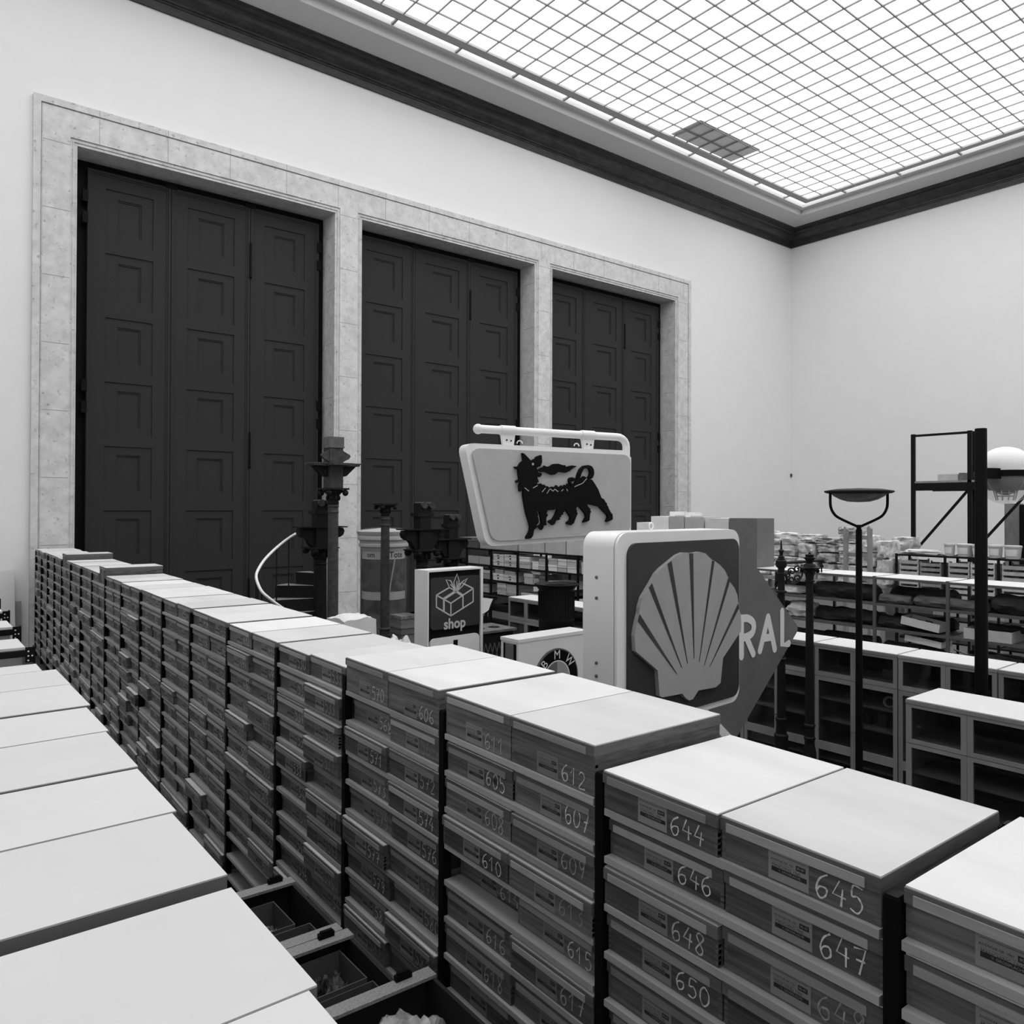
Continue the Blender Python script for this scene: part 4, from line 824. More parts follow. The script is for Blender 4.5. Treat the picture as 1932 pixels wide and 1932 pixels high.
# ------------------------------------------------------------------ street lamps in front of the cabinets
def at_ratio(u, x): q = ray(u, 1000); return x, q.y*x/q.x
x, y = at_ratio(1620.5, 6.3); z = lambda v: zat(1621, v, x, y); k = y/ray(1621, 1000).y/F
r = thing('street_lamp', 'slim dark street lamp with a shallow dish held in a two-armed fork', 'lamp', (x, y, 0))
m_ = MB(); m_.lathe([(6.9*k, 0), (6.4*k, z(1300)), (5.5*k, z(1001)), (5.5*k, z(999))], x, y, 16); build(m_, 'pole', BLACK, r, smooth=True)
m_ = MB(); m_.lathe([(4.3*k, z(1000)), (4.3*k, z(990))], x, y, 12); build(m_, 'sleeve', BLACK, r, smooth=True)
for s_ in (-1, 1):
    fx = [(0, 994), (s_*6, 992), (s_*38, 977), (s_*48, 968), (s_*53, 957), (s_*54, 946), (s_*54, 930)]
    pth = [Vector((x, y, z(v)))+Vector((RT.x, RT.y, 0))*(du*k) for du, v in fx]; m_ = MB(); m_.tube(smooth_path(pth, 4), 2.5*k, 10); build(m_, 'fork_arm', BLACK, r, smooth=True)
m_ = MB(); m_.lathe([(2*k, z(947.5)), (20*k, z(946.5)), (34*k, z(942)), (45*k, z(935.5)), (48*k, z(932)), (46*k, z(931)), (2*k, z(931))], x, y, 40); build(m_, 'bowl', mat('frosted_bowl', .10, .35), r, smooth=True)
m_ = MB(); m_.lathe([(46*k, z(932)), (57*k, z(930.5)), (61.5*k, z(928)), (60.5*k, z(926)), (40*k, z(922.5)), (2*k, z(921))], x, y, 40, cap=False); build(m_, 'dish', BLACK, r, smooth=True)
# thick black post with the big globe luminaire
x, y = at_ratio(1851, 6.45); z = lambda v: zat(1851, v, x, y); k = y/ray(1851, 1000).y/F
r = thing('globe_street_lamp', 'thick black lamp post with a large white-domed globe fixed beside it', 'lamp', (x, y, 0))
m_ = MB(); m_.lathe([(11.8*k, 0), (11.3*k, z(1290)), (10.2*k, z(810)), (9.6*k, z(808.5))], x, y, 24); build(m_, 'post', BLACK, r, smooth=True)
gx, gy = x+.34, y+.02; q = ray(1897, 900); gy = gx*q.y/q.x; kk = gy/q.y/F; zz = lambda v: zat(1897, v, gx, gy); R_ = 49.5*kk
m_ = MB(); m_.lathe([(R_, zz(889))]+[(R_*math.cos(t), zz(889)+(zz(843)-zz(889))*math.sin(t)) for t in [math.pi/2*i/10 for i in range(1, 10)]]+[(.01, zz(843))], gx, gy, 40, cap=False); build(m_, 'dome', WHITEP, r, smooth=True)
m_ = MB(); m_.lathe([(R_*.98, zz(900)), (R_*1.05, zz(899)), (R_*1.05, zz(889)), (R_*.98, zz(888))], gx, gy, 40, cap=False); m_.bar((x, y, zz(895)), (gx-R_*.9, gy, zz(895)), .08, .08); build(m_, 'ring_band', BLACK, r, smooth=True)
m_ = MB(); m_.lathe([(R_*.98*math.cos(t), zz(900)-(zz(900)-zz(951))*math.sin(t)) for t in [math.pi/2*i/10 for i in range(10)]]+[(.01, zz(951))], gx, gy, 40, cap=False); build(m_, 'clear_bowl', GLOBE, r, smooth=True)
m_ = MB(); m_.lathe([(R_*.62*math.cos(t), zz(902)-(zz(902)-zz(934))*math.sin(t)) for t in [math.pi/2*i/8 for i in range(8)]]+[(.01, zz(934))], gx, gy, 24, cap=False); build(m_, 'reflector', mat('dull_reflector', .07, .3, metal=.3), r, smooth=True)
m_ = MB()
for i in range(6): m_.tube([(gx+R_*.5*math.cos(t)*(1-i*.08), gy+R_*.5*math.sin(t)*(1-i*.08), zz(906+i*6)) for t in [2*math.pi*j/20 for j in range(21)]], .004, 5, cap=False)
for i in range(10):
    t = 2*math.pi*i/10; m_.tube([(gx+R_*.52*math.cos(t), gy+R_*.52*math.sin(t), zz(902)), (gx+R_*.3*math.cos(t), gy+R_*.3*math.sin(t), zz(944))], .004, 5)
build(m_, 'wire_cage', LGREY, r)
# pair of ornamental posts
x, y = at_ratio(1474, 6.62); z = lambda v: zat(1474, v, x, y); k = y/ray(1474, 1100).y/F
r = thing('ornamental_lamp_post', 'dark iron lamp post with a scrolled side arm, half hidden by the tilted sign', 'lamp post', (x, y, 0), 0, 'ornamental lamp posts')
m_ = MB(); m_.lathe([(13*k, 0), (13*k, z(1420)), (12*k, z(1400)), (13*k, z(1386)), (10*k, z(1383)), (9*k, z(1365)), (10.5*k, z(1358)), (10.5*k, z(1355)), (8*k, z(1353)), (7.4*k, z(1245)), (9*k, z(1244)), (9*k, z(1242)), (7*k, z(1240)), (6.6*k, z(1120)), (10*k, z(1118)), (10*k, z(1115)), (6.4*k, z(1113)), (6.2*k, z(1083)), (7.5*k, z(1082)), (7.5*k, z(1081)), (6.2*k, z(1080)), (6.2*k, z(1072)), (9*k, z(1070)), (10.5*k, z(1064)), (10*k, z(1058)), (7*k, z(1056)), (7*k, z(1054)), (5.5*k, z(1053)), (5.5*k, z(1050)), (3*k, z(1048)), (3.2*k, z(1043)), (5.5*k, z(1039)), (4*k, z(1037)), (2*k, z(1036)), (1*k, z(1020))], x, y, 20); build(m_, 'post', IRON, r, smooth=True)
arm = [onY(u, v, y+.02*i) for i, (u, v) in enumerate(((1478, 1062), (1515, 1060), (1550, 1057), (1556, 1060)))]
m_ = MB(); m_.tube(arm[:3], 2.6*k, 8); m_.ball(arm[2]+Vector((.01, 0, -.01)), 5.0*k, 10); m_.ball(onY(1550, 1068, y+.05), 4.2*k, 10); m_.tube([onY(1550, 1062, y+.05), onY(1550, 1080, y+.05)], 1.4*k, 6); build(m_, 'side_arm', IRON, r, smooth=True)
m_ = MB()
def spiral(u0, v0, rr, t0, turns, dirn): return [onY(u0+rr*(1-j/34)*math.cos(t0+dirn*turns*2*math.pi*j/24), v0+rr*(1-j/34)*math.sin(t0+dirn*turns*2*math.pi*j/24), y+.02) for j in range(25)]
for sp in ((1494, 1078, 8, 2, 1.3, 1), (1504, 1074, 7, 0, 1.2, -1), (1492, 1094, 9, 4, 1.2, -1), (1505, 1090, 7, 1, 1.2, 1), (1486, 1085, 6, 3, 1.2, 1)): m_.tube(spiral(*sp), 1.7*k, 6)
m_.tube(smooth_path([onY(u, v, y+.02) for u, v in ((1482, 1085), (1488, 1098), (1498, 1101), (1508, 1094), (1514, 1082), (1512, 1066))], 4), 2*k, 6); build(m_, 'scrollwork', IRON, r)
x, y = at_ratio(1527.5, 6.6); z = lambda v: zat(1527, v, x, y); k = y/ray(1527, 1100).y/F
r = thing('ornamental_lamp_post', 'dark iron lamp post with a flared capital, right of the tilted sign', 'lamp post', (x, y, 0), 0, 'ornamental lamp posts')
m_ = MB(); m_.lathe([(13*k, 0), (12*k, z(1420)), (9*k, z(1405)), (9*k, z(1396)), (10.5*k, z(1394)), (10.5*k, z(1391)), (8.5*k, z(1389)), (8.5*k, z(1372)), (10.5*k, z(1370)), (10.5*k, z(1367)), (8*k, z(1365)), (7.6*k, z(1250)), (6.5*k, z(1099)), (9*k, z(1098)), (9*k, z(1095.5)), (7*k, z(1094)), (7.5*k, z(1088)), (10*k, z(1080)), (14*k, z(1074)), (16*k, z(1072))], x, y, 20); build(m_, 'post', IRON, r, smooth=True)
m_ = MB(); m_.lathe([(18*k, z(1073)), (20.5*k, z(1071.5)), (20.5*k, z(1070)), (12*k, z(1069)), (11*k, z(1066)), (6*k, z(1062)), (6.5*k, z(1058)), (10*k, z(1054)), (10.5*k, z(1052)), (7*k, z(1051)), (8*k, z(1047)), (7.5*k, z(1046)), (2.5*k, z(1045)), (2*k, z(1042))], x, y, 20)
for i in range(6):
    t = math.pi*i/3; m_.ball((x+14*k*math.cos(t), y+14*k*math.sin(t), z(1077)), 4*k, 8)
build(m_, 'capital', IRON, r, smooth=True)
# ------------------------------------------------------------------ glass-fronted cabinets
def cabinet(xf, y1, w, zt, dep, lab, rails):
    zt = Z(zt); r = thing('glass_cabinet', lab, 'cabinet', (xf+dep/2, y1-w/2, 0), 0, 'glass-fronted oak cabinets'); y0 = y1-w; t = .02; e = .003
    m_ = MB(); m_.box(xf+.022, xf+dep, y0+e, y0+t, 0, zt-.03); m_.box(xf+.022, xf+dep, y1-t, y1-e, 0, zt-.03); m_.box(xf+.022, xf+dep, y0+t, y1-t, 0, .08); build(m_, 'carcass', CABW, r)
    build(MB().box(xf+dep-.015, xf+dep, y0+t, y1-t, .08, zt-.03), 'back_panel', INSIDE, r)
    build(MB().box(xf-.004, xf+dep, y0+e, y1-e, zt-.03, zt-.006), 'top_rail', CABW, r)
    build(MB().box(xf+.0, xf+dep, y0+e+.006, y1-e-.006, zt-.006, zt), 'top', CABT, r)
    zz = [zt-.03, Z(rails[0]), Z(rails[1]), .10]
    for s in (0, 1):
        a, b = (y0+e+(w/2-e)*s+.001, y0+w/2+(w/2-e)*s-.001)
        for tier in (0, 1):
            zu = zz[0] if tier == 0 else (Z(rails[0])+Z(rails[1]))/2-.002; zl = (Z(rails[0])+Z(rails[1]))/2+.002 if tier == 0 else .10; sw = .036
            m_ = MB(); m_.box(xf, xf+.022, a, a+sw, zl, zu); m_.box(xf, xf+.022, b-sw, b, zl, zu); m_.box(xf, xf+.022, a+sw, b-sw, zu-(.025 if tier == 0 else (Z(rails[0])-Z(rails[1]))/2), zu)
            lo = (Z(rails[0])-Z(rails[1]))/2 if tier == 0 else .07; m_.box(xf, xf+.022, a+sw, b-sw, zl, zl+lo)
            if tier == 1:
                mz = zl+(zu-zl)*.36; m_.box(xf, xf+.022, a+sw, b-sw, mz-.04, mz+.04)
            dr = build(m_, 'door', CABW, r); build(MB().box(xf+.009, xf+.013, a+sw, b-sw, zl+lo, zu-.02), 'glass_pane', PANE, dr)
            if tier == 1:
                m_ = MB(); m_.ball((xf-.008, (b-.018) if s == 0 else (a+.018), (zl+zu)/2+.05), .009, 8); build(m_, 'knob', IRON3, dr)
    for zs in (Z(rails[0])-.002, Z(rails[1])-.17, Z(rails[1])-.37, Z(rails[1])-.62, .35):
        build(MB().box(xf+.05, xf+dep-.016, y0+t, y1-t, zs-.018, zs), 'shelf', CABS, r)
    return r
CY = [4.07+.8*i for i in range(-3, 7)]
cw = ['eighth', 'seventh', 'sixth', 'fifth', 'fourth', 'third', 'second', 'first']
for i in range(9):
    y1 = CY[i+1]; n = 8-i
    lab = ('glass-fronted oak cabinet at the left end of its row, behind the iron stove' if n == 0 else 'rightmost glass-fronted oak cabinet of the back row, cut by the photo edge' if i == 0 else
           'glass-fronted oak cabinet, %s from the left in the row behind the signs' % ORD[n])
    cabinet(7.0, y1, .797, -1.30, .44, lab, (-1.572, -1.655))
cabinet(5.43, 2.487, .78, -1.30, .50, 'nearest glass-fronted oak cabinet, standing alone before the others at the right edge', (-1.572, -1.625))
# exhibits behind the panes
def on_shelf(name, lab, cat, mb, m, c, grp=None): return tag(build(mb, name, m, loc=c, smooth=True), lab, cat, grp)
zs = Z(-1.655)-.369; m_ = MB(); m_.lathe([(.045, zs), (.045, zs+.12), (.03, zs+.125), (.0, zs+.125)], 7.2, 3.50, 16); m_.tube([(7.2, 3.5+.035*math.cos(t), zs+.125+.048*math.sin(t)) for t in [math.pi*i/8 for i in range(9)]], .004, 6); on_shelf('metal_can', 'small metal can with a wire handle on a cabinet shelf', 'can', m_, IRON3, (7.2, 3.5, zs))
m_ = MB(); m_.box(7.16, 7.24, 3.60, 3.73, zs, zs+.075); m_.tube([(7.16, 3.63, zs+.04), (7.152, 3.63, zs+.04)], .018, 12); m_.tube([(7.16, 3.69, zs+.04), (7.152, 3.69, zs+.04)], .018, 12); on_shelf('twin_dial_box', 'small dark box with two round dials on a cabinet shelf', 'box', m_, DGREY, (7.2, 3.66, zs))
m_ = MB(); m_.box(7.28, 7.36, 3.55, 3.75, zs, zs+.16); on_shelf('card_box', 'grey card box behind the metal can in a cabinet', 'box', m_, CARDD, (7.3, 3.65, zs))
zs = Z(-1.655)-.169; m_ = MB(); m_.tube([(7.12+.01*math.sin(t), 3.40+.05*math.cos(t), zs+.055+.042*math.sin(t)) for t in [2*math.pi*i/24 for i in range(25)]], .012, 8, cap=False); on_shelf('pale_ring', 'pale oval ring standing on a cabinet shelf', 'ring', m_, LGREY, (7.12, 3.4, zs))
q = rock_mb((7.2, 3.75, zs), .12, .22, .07, 61, .2, 5, .3); on_shelf('stone_find', 'rounded dark find on the upper shelf of the second visible cabinet', 'stone', q, LOGG, (7.2, 3.75, zs))
zs = Z(-1.572)-.001; m_ = MB(); m_.box(7.15, 7.35, 3.34, 3.48, zs, zs+.09); on_shelf('cardboard_box', 'flat cardboard box behind the upper pane of a cabinet', 'box', m_, CARDD, (7.25, 3.4, zs))
zs = Z(-1.655)-.169; m_ = MB(); m_.lathe([(.05, zs), (.05, zs+.02), (.018, zs+.05), (.03, zs+.12), (.05, zs+.16), (.028, zs+.19), (.04, zs+.20)], 7.16, 2.36, 20); on_shelf('small_vase', 'small pale vase behind glass at the right edge', 'vase', m_, LGREY, (7.16, 2.36, zs))
zs = Z(-1.655)-.369
for i, (yy, rr, hh) in enumerate(((3.22, .028, .11), (3.13, .022, .13))):
    m_ = MB(); m_.lathe([(rr, zs), (rr, zs+hh*.7), (rr*.5, zs+hh*.85), (rr*.5, zs+hh)], 7.13, yy, 12); on_shelf('glass_bottle', '%s of two small bottles behind the dish lamp pole' % ('left', 'right')[i], 'bottle', m_, DGREY, (7.13, yy, zs), 'bottles in the cabinet')
# ------------------------------------------------------------------ long steel shelving behind the cabinets
SX = 9.0; SD = .60
def shelving(name, yl, tiers, lab, top=True, xf=SX, dep=SD, m=SHELFM, board=SHELFT):
    r = thing(name, lab, 'shelving', (xf+dep/2, (yl[0]+yl[-1])/2, 0))
    for yy in yl:
        for xx in (xf, xf+dep-.03): build(MB().box(xx, xx+.03, yy-.016, yy+.016, 0, Z(tiers[0])+.006), 'upright', m, r)
    for i, zt in enumerate(tiers):
        for a, b in zip(yl, yl[1:]):
            s = build(MB().box(xf+.002, xf+dep-.002, min(a, b)+.017, max(a, b)-.017, Z(zt)-.030, Z(zt)-.004), 'shelf', m, r)
            if i == 0 and top: build(MB().box(xf+.004, xf+dep-.004, min(a, b)+.0175, max(a, b)-.0175, Z(zt)-.004, Z(zt)), 'board', board, s)
    return r
LY = [2.05+.81*i for i in range(6)]; LT = (-.80, -1.105, -1.392, -1.68, -2.05)
shelving('steel_shelving', LY, LT, 'long grey steel shelving with ancient timbers, behind the cabinets on the right')
BY = [7.91+.81*i for i in range(8)]; BT = (-.81, -1.115, -1.392, -1.655, -1.95, -2.25)
shelving('steel_shelving', BY, BT, 'dark steel shelving filled with cardboard boxes, behind the dog sign', False, m=RACKM)
# cardboard boxes
bi = [0]
def cbox(y0, y1, z0, z1, m, lab, xf=SX+.03, dep=.40, lid=True, grp='cardboard boxes on the dark shelving', holes=False, flaps=False):
    if y1 < y0: y0, y1 = y1, y0
    r = thing('cardboard_box', lab, 'box', (xf+dep/2, (y0+y1)/2, z0), 0, grp); y0 += .004; y1 -= .004
    build(MB().box(xf, xf+dep, y0, y1, z0+.001, z1-(.0 if not lid else (z1-z0)*.34)), 'body', m, r)
    if lid: build(MB().box(xf-.006, xf+dep+.004, y0-.0025, y1+.0025, z1-(z1-z0)*.34+.002, z1), 'lid', m, r)
    if holes:
        c = MB(); yc = (y0+y1)/2; c.box(xf-.0085, xf-.006, yc-.03, yc+.03, z1-(z1-z0)*.30, z1-(z1-z0)*.16); c.box(xf-.002, xf, yc-.02, yc+.02, z0+(z1-z0)*.2, z0+(z1-z0)*.45); build(c, 'printed_marks', INK, r)
    if flaps:
        c = MB(); c.box(xf+.01, xf+dep, y1, y1+.012, z1, z1+.07); c.box(xf, xf+.006, y0, y1-.1, z1, z1+.02); build(c, 'flap', CARDL, r)
tn = ['top', 'second', 'third', 'fourth']; bn = {11.96: 'first', 11.15: 'second', 10.34: 'third', 9.53: 'fourth', 8.72: 'fifth'}
def fill(yl, tier, spec):                                           # spec: (from, to) as fractions of the bay, bottom, height, material
    zb_ = Z(BT[tier])-.003; n = {12.77: 'leftmost', 11.96: 'second', 11.15: 'third', 10.34: 'fourth', 9.53: 'fifth'}[yl]
    for i, (f0, f1, b, h, m, kw, word) in enumerate(spec):
        cbox(yl-.02-.77*f0, yl-.02-.77*f1, zb_+b+.001, zb_+b+h, m, '%s, %s bay of the dark shelving, %s shelf' % (word, n, tn[tier-1]), **kw)
n_ = {}
fill(12.77, 1, [(.0, .48, 0, .15, CARD, dict(lid=False), 'left brown box with torn packing'), (.5, .98, 0, .15, CARD, dict(lid=False), 'right brown box with torn packing')])
fill(12.77, 2, [(.0, .45, 0, .16, CARDL, {}, 'left pale box'), (.5, .98, 0, .17, CARD, {}, 'right brown box')])
fill(12.77, 3, [(.1, .9, 0, .16, CARD, {}, 'wide brown box')])
fill(11.96, 1, [(.04, .46, 0, .11, CARDL, dict(holes=True), 'lower left white fruit box'), (.04, .46, .112, .11, CARDL, dict(holes=True), 'upper left white fruit box'), (.48, .97, 0, .11, CARD, dict(holes=True), 'lower right grey fruit box'), (.48, .97, .112, .12, CARDL, dict(holes=True), 'upper right white fruit box')])
fill(11.96, 2, [(.03, .45, 0, .13, CARDL, dict(holes=True), 'left white fruit box'), (.46, .97, 0, .12, CARDL, dict(holes=True), 'right white fruit box'), (.12, .44, .132, .075, CARD, {}, 'left small brown box on a fruit box'), (.5, .9, .122, .07, CARD, {}, 'right small brown box on a fruit box')])
fill(11.96, 3, [(.2, .56, 0, .072, CARD, {}, 'bottom left box of six stacked'), (.2, .56, .074, .072, CARD, {}, 'middle left box of six stacked'), (.2, .56, .148, .072, CARDL, {}, 'top left box of six stacked'), (.58, .97, 0, .07, CARD, {}, 'bottom right box of six stacked'), (.58, .97, .072, .07, CARD, {}, 'middle right box of six stacked'), (.58, .97, .144, .07, CARD, {}, 'top right box of six stacked')])
fill(11.15, 1, [(.02, .42, 0, .12, CARD, {}, 'left larger box'), (.02, .40, .122, .09, CARDL, {}, 'left pale box above another'), (.5, .72, 0, .07, CARDL, {}, 'small bottom box in the middle'), (.5, .72, .072, .07, CARDL, {}, 'small top box in the middle'), (.74, .98, 0, .10, CARD, {}, 'right lower box'), (.74, .98, .102, .10, CARD, {}, 'right upper box')])
fill(11.15, 2, [(.2, .52, 0, .19, CARD, {}, 'tall box left of centre'), (.54, .74, 0, .11, CARD, {}, 'small box right of centre'), (.5, .8, .192, .05, CARDL, {}, 'flat pale box bridging its neighbours') , (.76, .98, 0, .18, CARDD, {}, 'dark box at the right')])
fill(11.15, 3, [(.1, .5, 0, .09, CARD, {}, 'low box at the left'), (.52, .8, 0, .09, CARDL, {}, 'low pale box at the right')])
fill(10.34, 1, [(f, f+.30, b, .112, (CARDL, CARD)[(i+j) % 2], {}, '%s %s box of two rows of three' % (('lower', 'upper')[j], ('left', 'middle', 'right')[i])) for i, f in enumerate((.02, .34, .66)) for j, b in enumerate((0, .114))])
fill(10.34, 2, [(.02, .32, 0, .10, CARDL, {}, 'left pale box in a row of three'), (.34, .66, 0, .10, CARDL, {}, 'middle pale box in a row of three'), (.68, .98, 0, .095, CARDL, {}, 'right pale box in a row of three')])
fill(9.53, 1, [(.06, .62, 0, .2, CARD, {}, 'large box at the left')])
fill(9.53, 3, [(.0, .6, 0, .12, CARD, {}, 'low brown box at the left')])
lump('paper_sack', 'plump pale sack on the dark shelving beside the scallop sign', 'sack', (SX+.25, 9.2, Z(BT[2])-.003), .36, .42, .15, 33, CARDL, .1, .7)
tz = Z(BT[0])+.001
def topbox(u0, u1, v, lab, m, **kw):
    a, b = onX(u0, v, SX+.03), onX(u1, v, SX+.03); cbox(a.y, b.y, tz, a.z, m, lab, xf=SX+.04, grp='cardboard boxes on top of the dark shelving', **kw)
topbox(868, 900, 1013, 'low dark book box at the left end on top of the dark shelving', CARDD, lid=True)
topbox(905, 975, 1003, 'large brown box on the shelving seen under the dog sign, leftmost', CARD, lid=False)
topbox(978, 1026, 1003, 'wide brown box with a paper sticker under the dog sign', CARD, lid=False)
topbox(1028, 1066, 1001, 'brown box on the shelving under the middle of the dog sign', CARD, lid=False)
topbox(1068, 1118, 1000, 'brown box printed with a round mark, under the right of the dog sign', CARD, lid=False)
topbox(1122, 1198, 1000, 'large brown box on the shelving hidden behind the scallop sign top', CARD, lid=False)
topbox(1201, 1226.5, 985.5, 'small lidded box beside the white mast on top of the shelving', CARDL)
topbox(1228, 1261, 974, 'pale lidded box above the scallop sign, taller than its left neighbour', CARDL)
topbox(1262, 1290, 974, 'brown open box above the scallop sign with a flap raised', CARD, lid=False, flaps=True)
topbox(1291, 1327, 975.5, 'open brown box with a torn white flap, above the scallop sign', CARD, lid=False, flaps=True)
topbox(1329, 1374, 977.5, 'long low brown box next to the rightmost box on the shelving', CARD, lid=False)
topbox(1375, 1428, 977.5, 'rightmost and darkest cardboard box on top of the shelving', CARDD, lid=False)
shelving('steel_shelving', [6.14, 6.97, 7.86], (-.813,)+LT[1:], 'grey steel shelving bays hidden behind the tilted sign', True)
# timbers on the long shelving
def timber(y0, y1, tier, xo, rr, lab, m, seed, flat=.75, zoff=0):
    zb_ = Z(LT[tier])-.003; L = abs(y1-y0); n = 40; mb = MB(); vs = []; k = 18
    for i in range(n+1):
        t = i/n; yy = max(y0, y1)-L*t; e = min(1, 7*t+.72, 7*(1-t)+.70)
        for j in range(k):
            a = 2*math.pi*j/k; p = Vector((math.cos(a), yy*2.2, math.sin(a))); q = rr*e*(.95+.26*noise.noise(p*1.3+Vector((seed, 0, 0)))+.22*noise.noise(Vector((p.x*3.2, yy*7, p.z*3.2))+Vector((0, seed, 0))))
            zz = max(-rr*flat*.92, q*math.sin(a)*flat)
            vs.append((SX+xo+q*math.cos(a)+.02*noise.noise(Vector((seed, yy*1.5, 3))), yy, zb_+zoff+rr*flat*.92+zz))
    fs = [(i*k+j, i*k+(j+1) % k, (i+1)*k+(j+1) % k, (i+1)*k+j) for i in range(n) for j in range(k)]+[tuple(reversed(range(k))), tuple(n*k+j for j in range(k))]
    mb.add(vs, fs); return tag(build(mb, 'ancient_timber', m, loc=(SX+xo, (y0+y1)/2, zb_), smooth=True), lab, 'timber', 'timbers on the steel shelving')
timber(5.30, 4.52, 1, .20, .135, 'thick dark timber on the upper shelf, left of the dish lamp pole', LOGM, 1)
timber(5.20, 4.62, 1, .47, .08, 'pale slim plank timber behind the thick dark one', LOGG, 2)
timber(4.46, 3.72, 1, .42, .125, 'long black timber at the back of the second upper bay', LOGM, 3)
timber(4.46, 4.10, 1, .12, .075, 'short grey splintered timber on the upper shelf front', LOGG, 4)
timber(4.06, 3.30, 1, .13, .085, 'grey ridged timber running past a shelf upright', LOGG, 5)
timber(3.62, 2.9, 1, .455, .095, 'long black timber at the back of the right upper bay', LOGM, 6)
timber(3.27, 2.15, 1, .19, .145, 'thickest round timber, at the right edge of the upper shelf', LOGM, 7)
timber(5.30, 4.53, 2, .22, .125, 'black flat timber on the middle shelf, left bay', LOGM, 8, .7)
timber(4.48, 4.12, 2, .16, .10, 'short dark knotted timber on the middle shelf', LOGM, 9)
timber(4.46, 3.75, 2, .46, .10, 'dark timber behind the tilted card tray', LOGM, 10)
timber(5.9, 5.2, 3, .25, .09, 'dark timber low behind the ornamental posts', LOGM, 11)
timber(4.45, 3.8, 3, .2, .085, 'low dark timber just above the cabinet tops', LOGM, 12)
timber(5.26, 4.56, 2, .47, .085, 'added black timber behind the flat one on the middle shelf', LOGM, 15)  # these back timbers are added to darken the view through the shelves
timber(5.26, 4.56, 3, .30, .10, 'added dark timber on the lowest visible shelf behind the dish lamp pole', LOGM, 16)
timber(3.62, 2.95, 3, .48, .07, 'added dark timber at the back of the lowest visible shelf, right', LOGM, 17)
timber(6.05, 5.34, 1, .46, .09, 'added dark timber at the back of the upper shelf beyond the ornamental posts', LOGM, 18)
timber(6.05, 5.34, 2, .46, .10, 'added dark timber at the back of the middle shelf beyond the ornamental posts', LOGM, 19)
def tilt_tray(c, w, dp, h, ang, lab, m=CARD):
    r = thing('card_tray', lab, 'tray', c, 0, 'open card trays on the steel shelving'); r.rotation_euler = (math.radians(ang), 0, 0)
    build(MB().open_box(-dp/2, dp/2, -w/2, w/2, 0, h, .006), 'tray_shell', m, r, local=True)
    mb = MB()
    for i in range(9):
        q = rock_mb((random.uniform(-dp*.3, dp*.3), random.uniform(-w*.35, w*.35), .012+random.uniform(0, h*.4)), .06, .10, .035, i+70, .4, 2, .3); o_ = len(mb.v); mb.v += q.v; mb.f += [tuple(k+o_ for k in f) for f in q.f]; mb.m += q.m
    build(mb, 'contents', FRAG, r, local=True)['kind'] = 'stuff'
zb_ = Z(LT[2])
tilt_tray((SX+.16, 3.98, zb_+.045), .42, .26, .09, 8, 'tilted open card tray of dark finds, upper one of two', CARD)
tilt_tray((SX+.20, 3.96, Z(LT[3])+.150), .40, .28, .07, 6, 'curled open card tray hanging lower, beneath the tilted one', CARDL)
tilt_tray((SX+.18, 3.28, zb_-.002), .46, .34, .115, 0, 'long straight card box of dark wood at the right on the middle shelf', CARD)
timber(3.55, 2.95, 2, .30, .05, 'dark wood piece lying in the long card box', LOGM, 14, .8, .08)
o = build(MB().box(SX+.12, SX+.52, 2.1, 3.0, zb_+.17, zb_+.178), 'white_board', WHITEB, loc=(SX+.3, 2.6, zb_+.17)); tag(o, 'thin white board lying tilted over the right middle shelf', 'board'); 
o = build(MB().box(SX+.30, SX+.55, 2.15, 2.9, zb_+.0, zb_+.168), 'card_box', CARDD, loc=(SX+.4, 2.6, zb_)); tag(o, 'dark card box carrying the thin white board', 'box')
lump('plastic_bundle', 'crumpled pale bundle between the ornamental posts, on the upper shelf', 'bundle', (SX+.22, 5.66, Z(LT[1])-.003), .34, .36, .10, 51, CLOTH, .16, .6, 8)
lump('crumpled_film', 'crumpled bright plastic film tucked beside the point of the tilted sign', 'film', (SX+.20, 5.50, Z(LT[2])-.003), .32, .38, .21, 52, CLOTH, .2, .5, 9)
for i, (yy, zz, w_) in enumerate(((3.25, Z(-1.66), .9), (2.6, Z(-1.62), .7))):
    q = rock_mb((SX+.24, yy, Z(LT[3])-.003), .34, w_*.62, .15 if i else .11, 81+i, .25, 8, .4); tag(build(q, 'film_roll', [BAGM, CARDD][0] if i else CARDD, loc=(SX+.24, yy, Z(LT[3])-.003), smooth=True), ('dark wrapped bundle low on the shelving above the cabinet', 'clear plastic bundle low on the shelving at the right edge')[i], 'bundle')
m_ = MB()
for i in range(14):
    a = Vector((SX+.45+random.uniform(-.06, .06), random.uniform(3.6, 4.4), Z(LT[3])+.01+random.uniform(0, .04))); m_.bar(a, a+Vector((random.uniform(-.04, .04), random.uniform(-.18, .18), random.uniform(.0, .05))), .018, .012)
tag(build(m_, 'loose_laths', LGREY, loc=(SX+.45, 4.0, Z(LT[3]))), 'tangle of thin pale laths low on the shelving', 'laths', kind='stuff')
